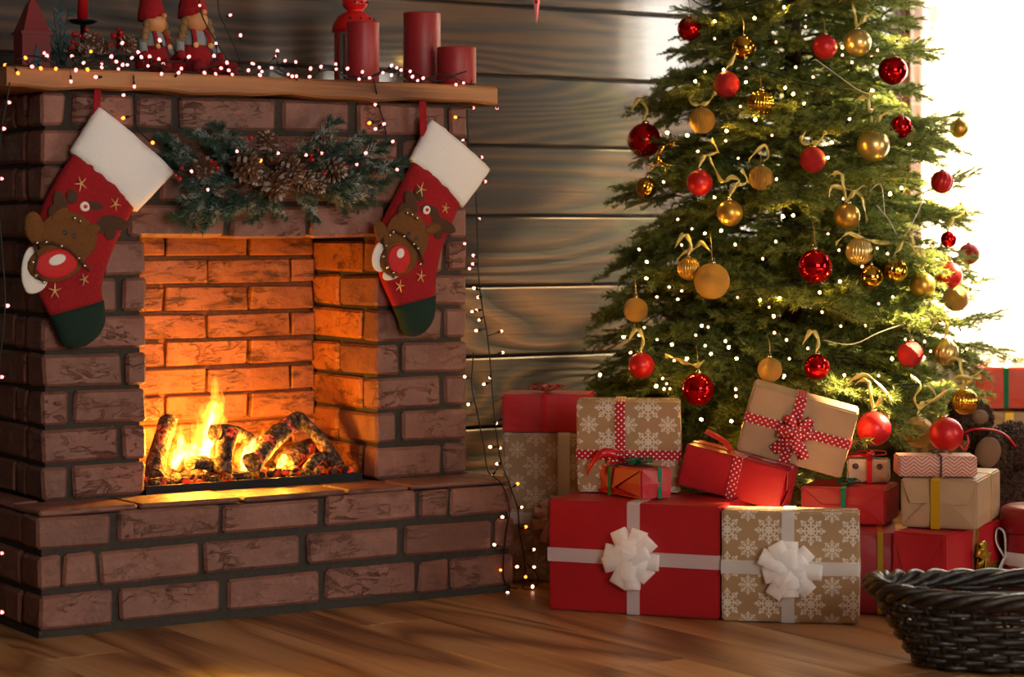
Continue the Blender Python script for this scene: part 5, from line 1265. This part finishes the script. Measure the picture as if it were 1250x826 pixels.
c11 = PZ(1095, 750, .002); g11 = gift('deep red gift under the red gift with green ribbon', c11, 'r', -8, .24, .24, H11-.002, 'darkredpaper')
band(g11, 'v', .085, .012, 'goldribbon')
z9 = H11+.003; g9 = gift('red gift with green ribbon stacked on the deep red gift', PZ(1081, 641, z9), 'r', -20, .186, .155, .078, 'redpaper')
band(g9, 'v', .003, .011, 'greenribbon', fr=.0095); flaps(g9, 'front', 'redpaper', 'side')
bow(g9, (-.0, -.02, .080), (0, 0, 1), (1, 0, 0), .026, .010, 'greenribbon', 5, 1, 0, 33, .5)
g10 = gift('small cream gift with red ribbon and plum dots', PZ(1034, 588, z9+.080), 'l', -12, .091, .06, .050, 'cream')
band(g10, 'v', .004, .012, 'redribbon', fr=.0095); flaps(g10, 'front', 'cream', 'side')
for x in (-.026, .026): part('plum_dot', MB().ell((x, -.0390, .036), (.0068, .0012, .0068), None, 14, 8), 'plum', g10, True, world=False)
bow(g10, (.004, -.01, .052), (0, 0, 1), (1, 0, 0), .036, .012, 'redribbon', 4, 1, 0, 44, .6)
c10 = Vector((.004, -.012, .056)); part('bow_tail', MB().strip(sl_smooth([c10, c10+Vector((-.03, -.01, .004)), c10+Vector((-.055, -.012, -.002)), c10+Vector((-.075, -.012, -.004))], 4), [Vector((0, .004, .004))]*13, .0005), 'redribbon', g10, True, world=False)
H14 = .179
r14 = RF(.8975, 4.75, .002); g14 = gift('red gift with glitter tape and gold bow behind the wicker basket', r14, 'r', -32, .118, .342, H14-.002, 'redpaper')
band(g14, 'h', .078, .020, 'goldribbon'); band(g14, 's', .0, .034, 'sparkle'); band(g14, 's', .006, .011, 'goldribbon', .0030); flaps(g14, 'front', 'redpaper', 'vee')
bow(g14, (.062, .004, .112), (1, 0, 0), (0, 1, 0), .036, .018, 'goldribbon', 7, 2, 0, 51, .7)
z13 = H14+.003; g13 = gift('kraft gift with gold ribbon stacked on the red one with gold bow', PZ(1193, 646.8, z13), 'r', -22, .162, .272, .103, 'kraft')
band(g13, 'v', -.005, .020, 'yellowribbon', fr=.0095); band(g13, 's', .02, .008, 'yellowribbon'); flaps(g13, 'front', 'kraft', 'full')
z12 = z13+.106; g12 = gift('flat gift in red and cream chevron paper with dark twine', PZ(1097, 581.4, z12), 'l', -2, .166, .085, .043, 'chev')
band(g12, 'v', .006, .004, 'twine'); bow(g12, (.004, -.015, .045), (0, 0, 1), (1, 0, 0), .030, .005, 'twine', 3, 1, 1, 61, .3)
# round red box with white satin ribbon
b = RF((1268-625)/FPX*5.02, 5.02, .002); rb_ = thing('round_gift_box', 'round dark red gift box with white satin ribbon at the right edge', 'gift', b)
part('box_body', MB().lathe([(.078, 0), (.080, .004), (.080, .15), (.078, .152)], 48, b), 'darkredpaper', rb_, True)
part('lid', MB().lathe([(.083, .150), (.084, .154), (.084, .190), (.080, .201), (.068, .207), (.001, .209)], 48, b), 'darkredpaper', rb_, True)
part('ribbon', MB().lathe([(.0815, .080), (.0825, .081), (.0825, .108), (.0815, .109)], 48, b), 'satinwhite', rb_, True)
c = b+RF(-.078, -.03); part('bow_loop', MB().strip(sl_smooth([c+Vector((0, 0, .095)), c+RF(-.02, 0, .13), c+RF(-.018, 0, .16), c+RF(-.004, -.006, .15), c+Vector((0, 0, .1))], 4), RF(.004, .008), .0005), 'satinwhite', rb_, True)
part('bow_tail', MB().strip(sl_smooth([c+Vector((0, 0, .1)), c+RF(-.012, 0, .07), c+RF(-.012, -.004, .03)], 4), RF(.006, .006), .0005), 'satinwhite', rb_, True)
# stack at the far right below the window
b18 = RF((1204-625)/FPX*5.86, 5.86, .002); g18 = gift('dark brown gift at the bottom of the stack below the window', b18, 'l', -4, .26, .22, .266, 'darkbrownpaper')
g17 = gift('golden kraft gift with yellow ribbon under the orange red gift', RF((1203-625)/FPX*5.85, 5.85, .271), 'l', -4, .24, .20, .078, 'goldkraft')
band(g17, 'v', -.06, .022, 'yellowribbon')
g16 = gift('orange red gift with green ribbon on top of the stack by the window', RF((1200-625)/FPX*5.85, 5.85, .358), 'l', -5, .22, .18, .104, 'orangepaper')
band(g16, 'v', -.052, .012, 'greenribbon'); bow(g16, (.0, 0, .106), (0, 0, 1), (1, 0, 0), .04, .010, 'greenribbon', 6, 1, 0, 71, .6)

# ------------------------------------------------------------------ plush bear sitting behind the gifts
def fur_ball(c, r, R=None, n=900, ln=.010, seed=1):
    rn = random.Random(seed); mb = MB().ell(c, r, R, 20, 14, jit=.12); c = Vector(c); r = Vector(r)
    for _ in range(n):
        v = Vector((rn.gauss(0, 1), rn.gauss(0, 1), rn.gauss(0, 1))).normalized(); p = Vector((v.x*r.x, v.y*r.y, v.z*r.z)); p = (R @ p) if R else p; nn = ((R @ v) if R else v)
        t_ = nn.cross(Vector((rn.gauss(0, 1), rn.gauss(0, 1), rn.gauss(0, 1)))).normalized(); s_ = nn.cross(t_); l = ln*rn.uniform(.6, 1.3)
        q = [c+p, c+p+nn*l*.6+t_*l*.25, c+p+nn*l*.8+t_*l*.75, c+p+nn*l*.45+t_*l*1.1]
        o = len(mb.v)
        for i, a in enumerate(q): w = s_*.0022*(1-.2*i); mb.v += [tuple(a-w), tuple(a+w)]
        for i in range(3): mb.f.append((o+2*i, o+2*i+1, o+2*i+3, o+2*i+2)); mb.mi.append(0)
    return mb
bd = 5.30; base = P(1215, 600, bd); base.z = 0.0
pb = thing('plush_bear', 'dark brown curly plush bear with red cord behind the kraft gift', 'plush toy', base)
C_ = lambda x, y, o=0: P(x, y, bd+o)
part('body', fur_ball(C_(1236, 585, .10), (.075, .075, .13), None, 1600, .012, 2), 'plush', pb, False)
part('head', fur_ball(C_(1186, 512, .02), (.044, .044, .040), None, 1000, .010, 3), 'plush', pb, False)
part('ear', fur_ball(C_(1165, 498, .03), (.016, .010, .016), None, 200, .007, 4), 'plush', pb, False)
part('muzzle', MB().ell(C_(1196, 509, -.020), (.022, .018, .018)), 'pad', pb, True)
lg = part('leg', fur_ball(C_(1210, 556, -.005), (.044, .05, .046), None, 1300, .010, 5), 'plush', pb, False)
part('foot_pad', MB().ell(C_(1206, 552, -.058), (.030, .016, .036), Matrix.Rotation(YAW0, 3, 'Z') @ Matrix.Rotation(.25, 3, 'Y'), 20, 12), 'pad', lg, True, label='smooth tan sole of the foot')
part('arm', fur_ball(C_(1246, 548, .0), (.045, .045, .04), None, 900, .010, 6), 'plush', pb, False)
part('red_cord', MB().tube(sl_smooth([C_(1172, 530, -.05), C_(1188, 524, -.062), C_(1208, 524, -.066), C_(1226, 530, -.06), C_(1240, 545, -.055)], 5), .0028, 6), 'redribbon', pb, True)
part('cord_bow', MB().tube(sl_smooth([C_(1176, 528, -.055), C_(1170, 538, -.06), C_(1176, 548, -.062), C_(1182, 540, -.062), C_(1180, 530, -.06)], 5), .0030, 6), 'redribbon', pb, True)

# ------------------------------------------------------------------ wicker basket
BC, BA, BB_, NX = (1.0, 4.27), (.325, .155), (.24, .10), 2.6
def bpt(a, t_, out=0.0):
    ca, sa = math.cos(a), math.sin(a); ex = 2/NX
    x = (abs(ca)**ex)*(1 if ca > 0 else -1); y = (abs(sa)**ex)*(1 if sa > 0 else -1)
    f = t_**.85; A_ = BB_[0]+(BA[0]-BB_[0])*f; B_ = BB_[1]+(BA[1]-BB_[1])*f
    return RF(BC[0]+x*(A_+out), BC[1]+y*(B_+out), .006+.130*t_+.010*t_*abs(ca)**3)
bk = thing('wicker_basket', 'dark brown wicker basket in the right foreground', 'basket', RF(BC[0], BC[1], 0))
NS = 34
part('basket_bottom', MB().add([bpt(2*PI*k/72, 0) for k in range(72)]+[bpt(2*PI*k/72, 0)+Vector((0, 0, .008)) for k in range(72)], [tuple(range(71, -1, -1)), tuple(range(72, 144))]+[(k, (k+1) % 72, 72+(k+1) % 72, 72+k) for k in range(72)]), 'wicker', bk)
for k in range(NS):
    a = 2*PI*k/NS; part('stake', MB().tube([bpt(a, q/5) for q in range(6)], .0042, 6), 'wicker', bk, True)
nr = 11
for j in range(nr):
    t_ = .03+.88*j/(nr-1); pts = []
    m = NS*4
    for i in range(m):
        a = 2*PI*i/m; ph = math.cos(PI*i/4)*(1 if j % 2 else -1); p = bpt(a, t_+.022*noise.noise(Vector((i*.11, j*3.1, 0))), .0075*ph); pts.append(p)
    part('wicker_strand', MB().tube(pts, .0058+.0006*math.sin(j*1.7), 6, closed=True), 'wicker', bk, True)
for s_ in range(4):   # braided rim
    pts = []; m = 150
    for i in range(m):
        a = 2*PI*i/m; ph = a*9+2*PI*s_/4; p = bpt(a, 1.0, .014*math.cos(ph)); p.z += .003+.011*math.sin(ph); pts.append(p)
    part('rim_strand', MB().tube(pts, .0085, 7, closed=True), 'wicker', bk, True)

for k in ('bulbpink', 'bulbwarm', 'bulbamber', 'log', 'ember'): M[k].cycles.emission_sampling = 'NONE'   # too faint to be worth sampling
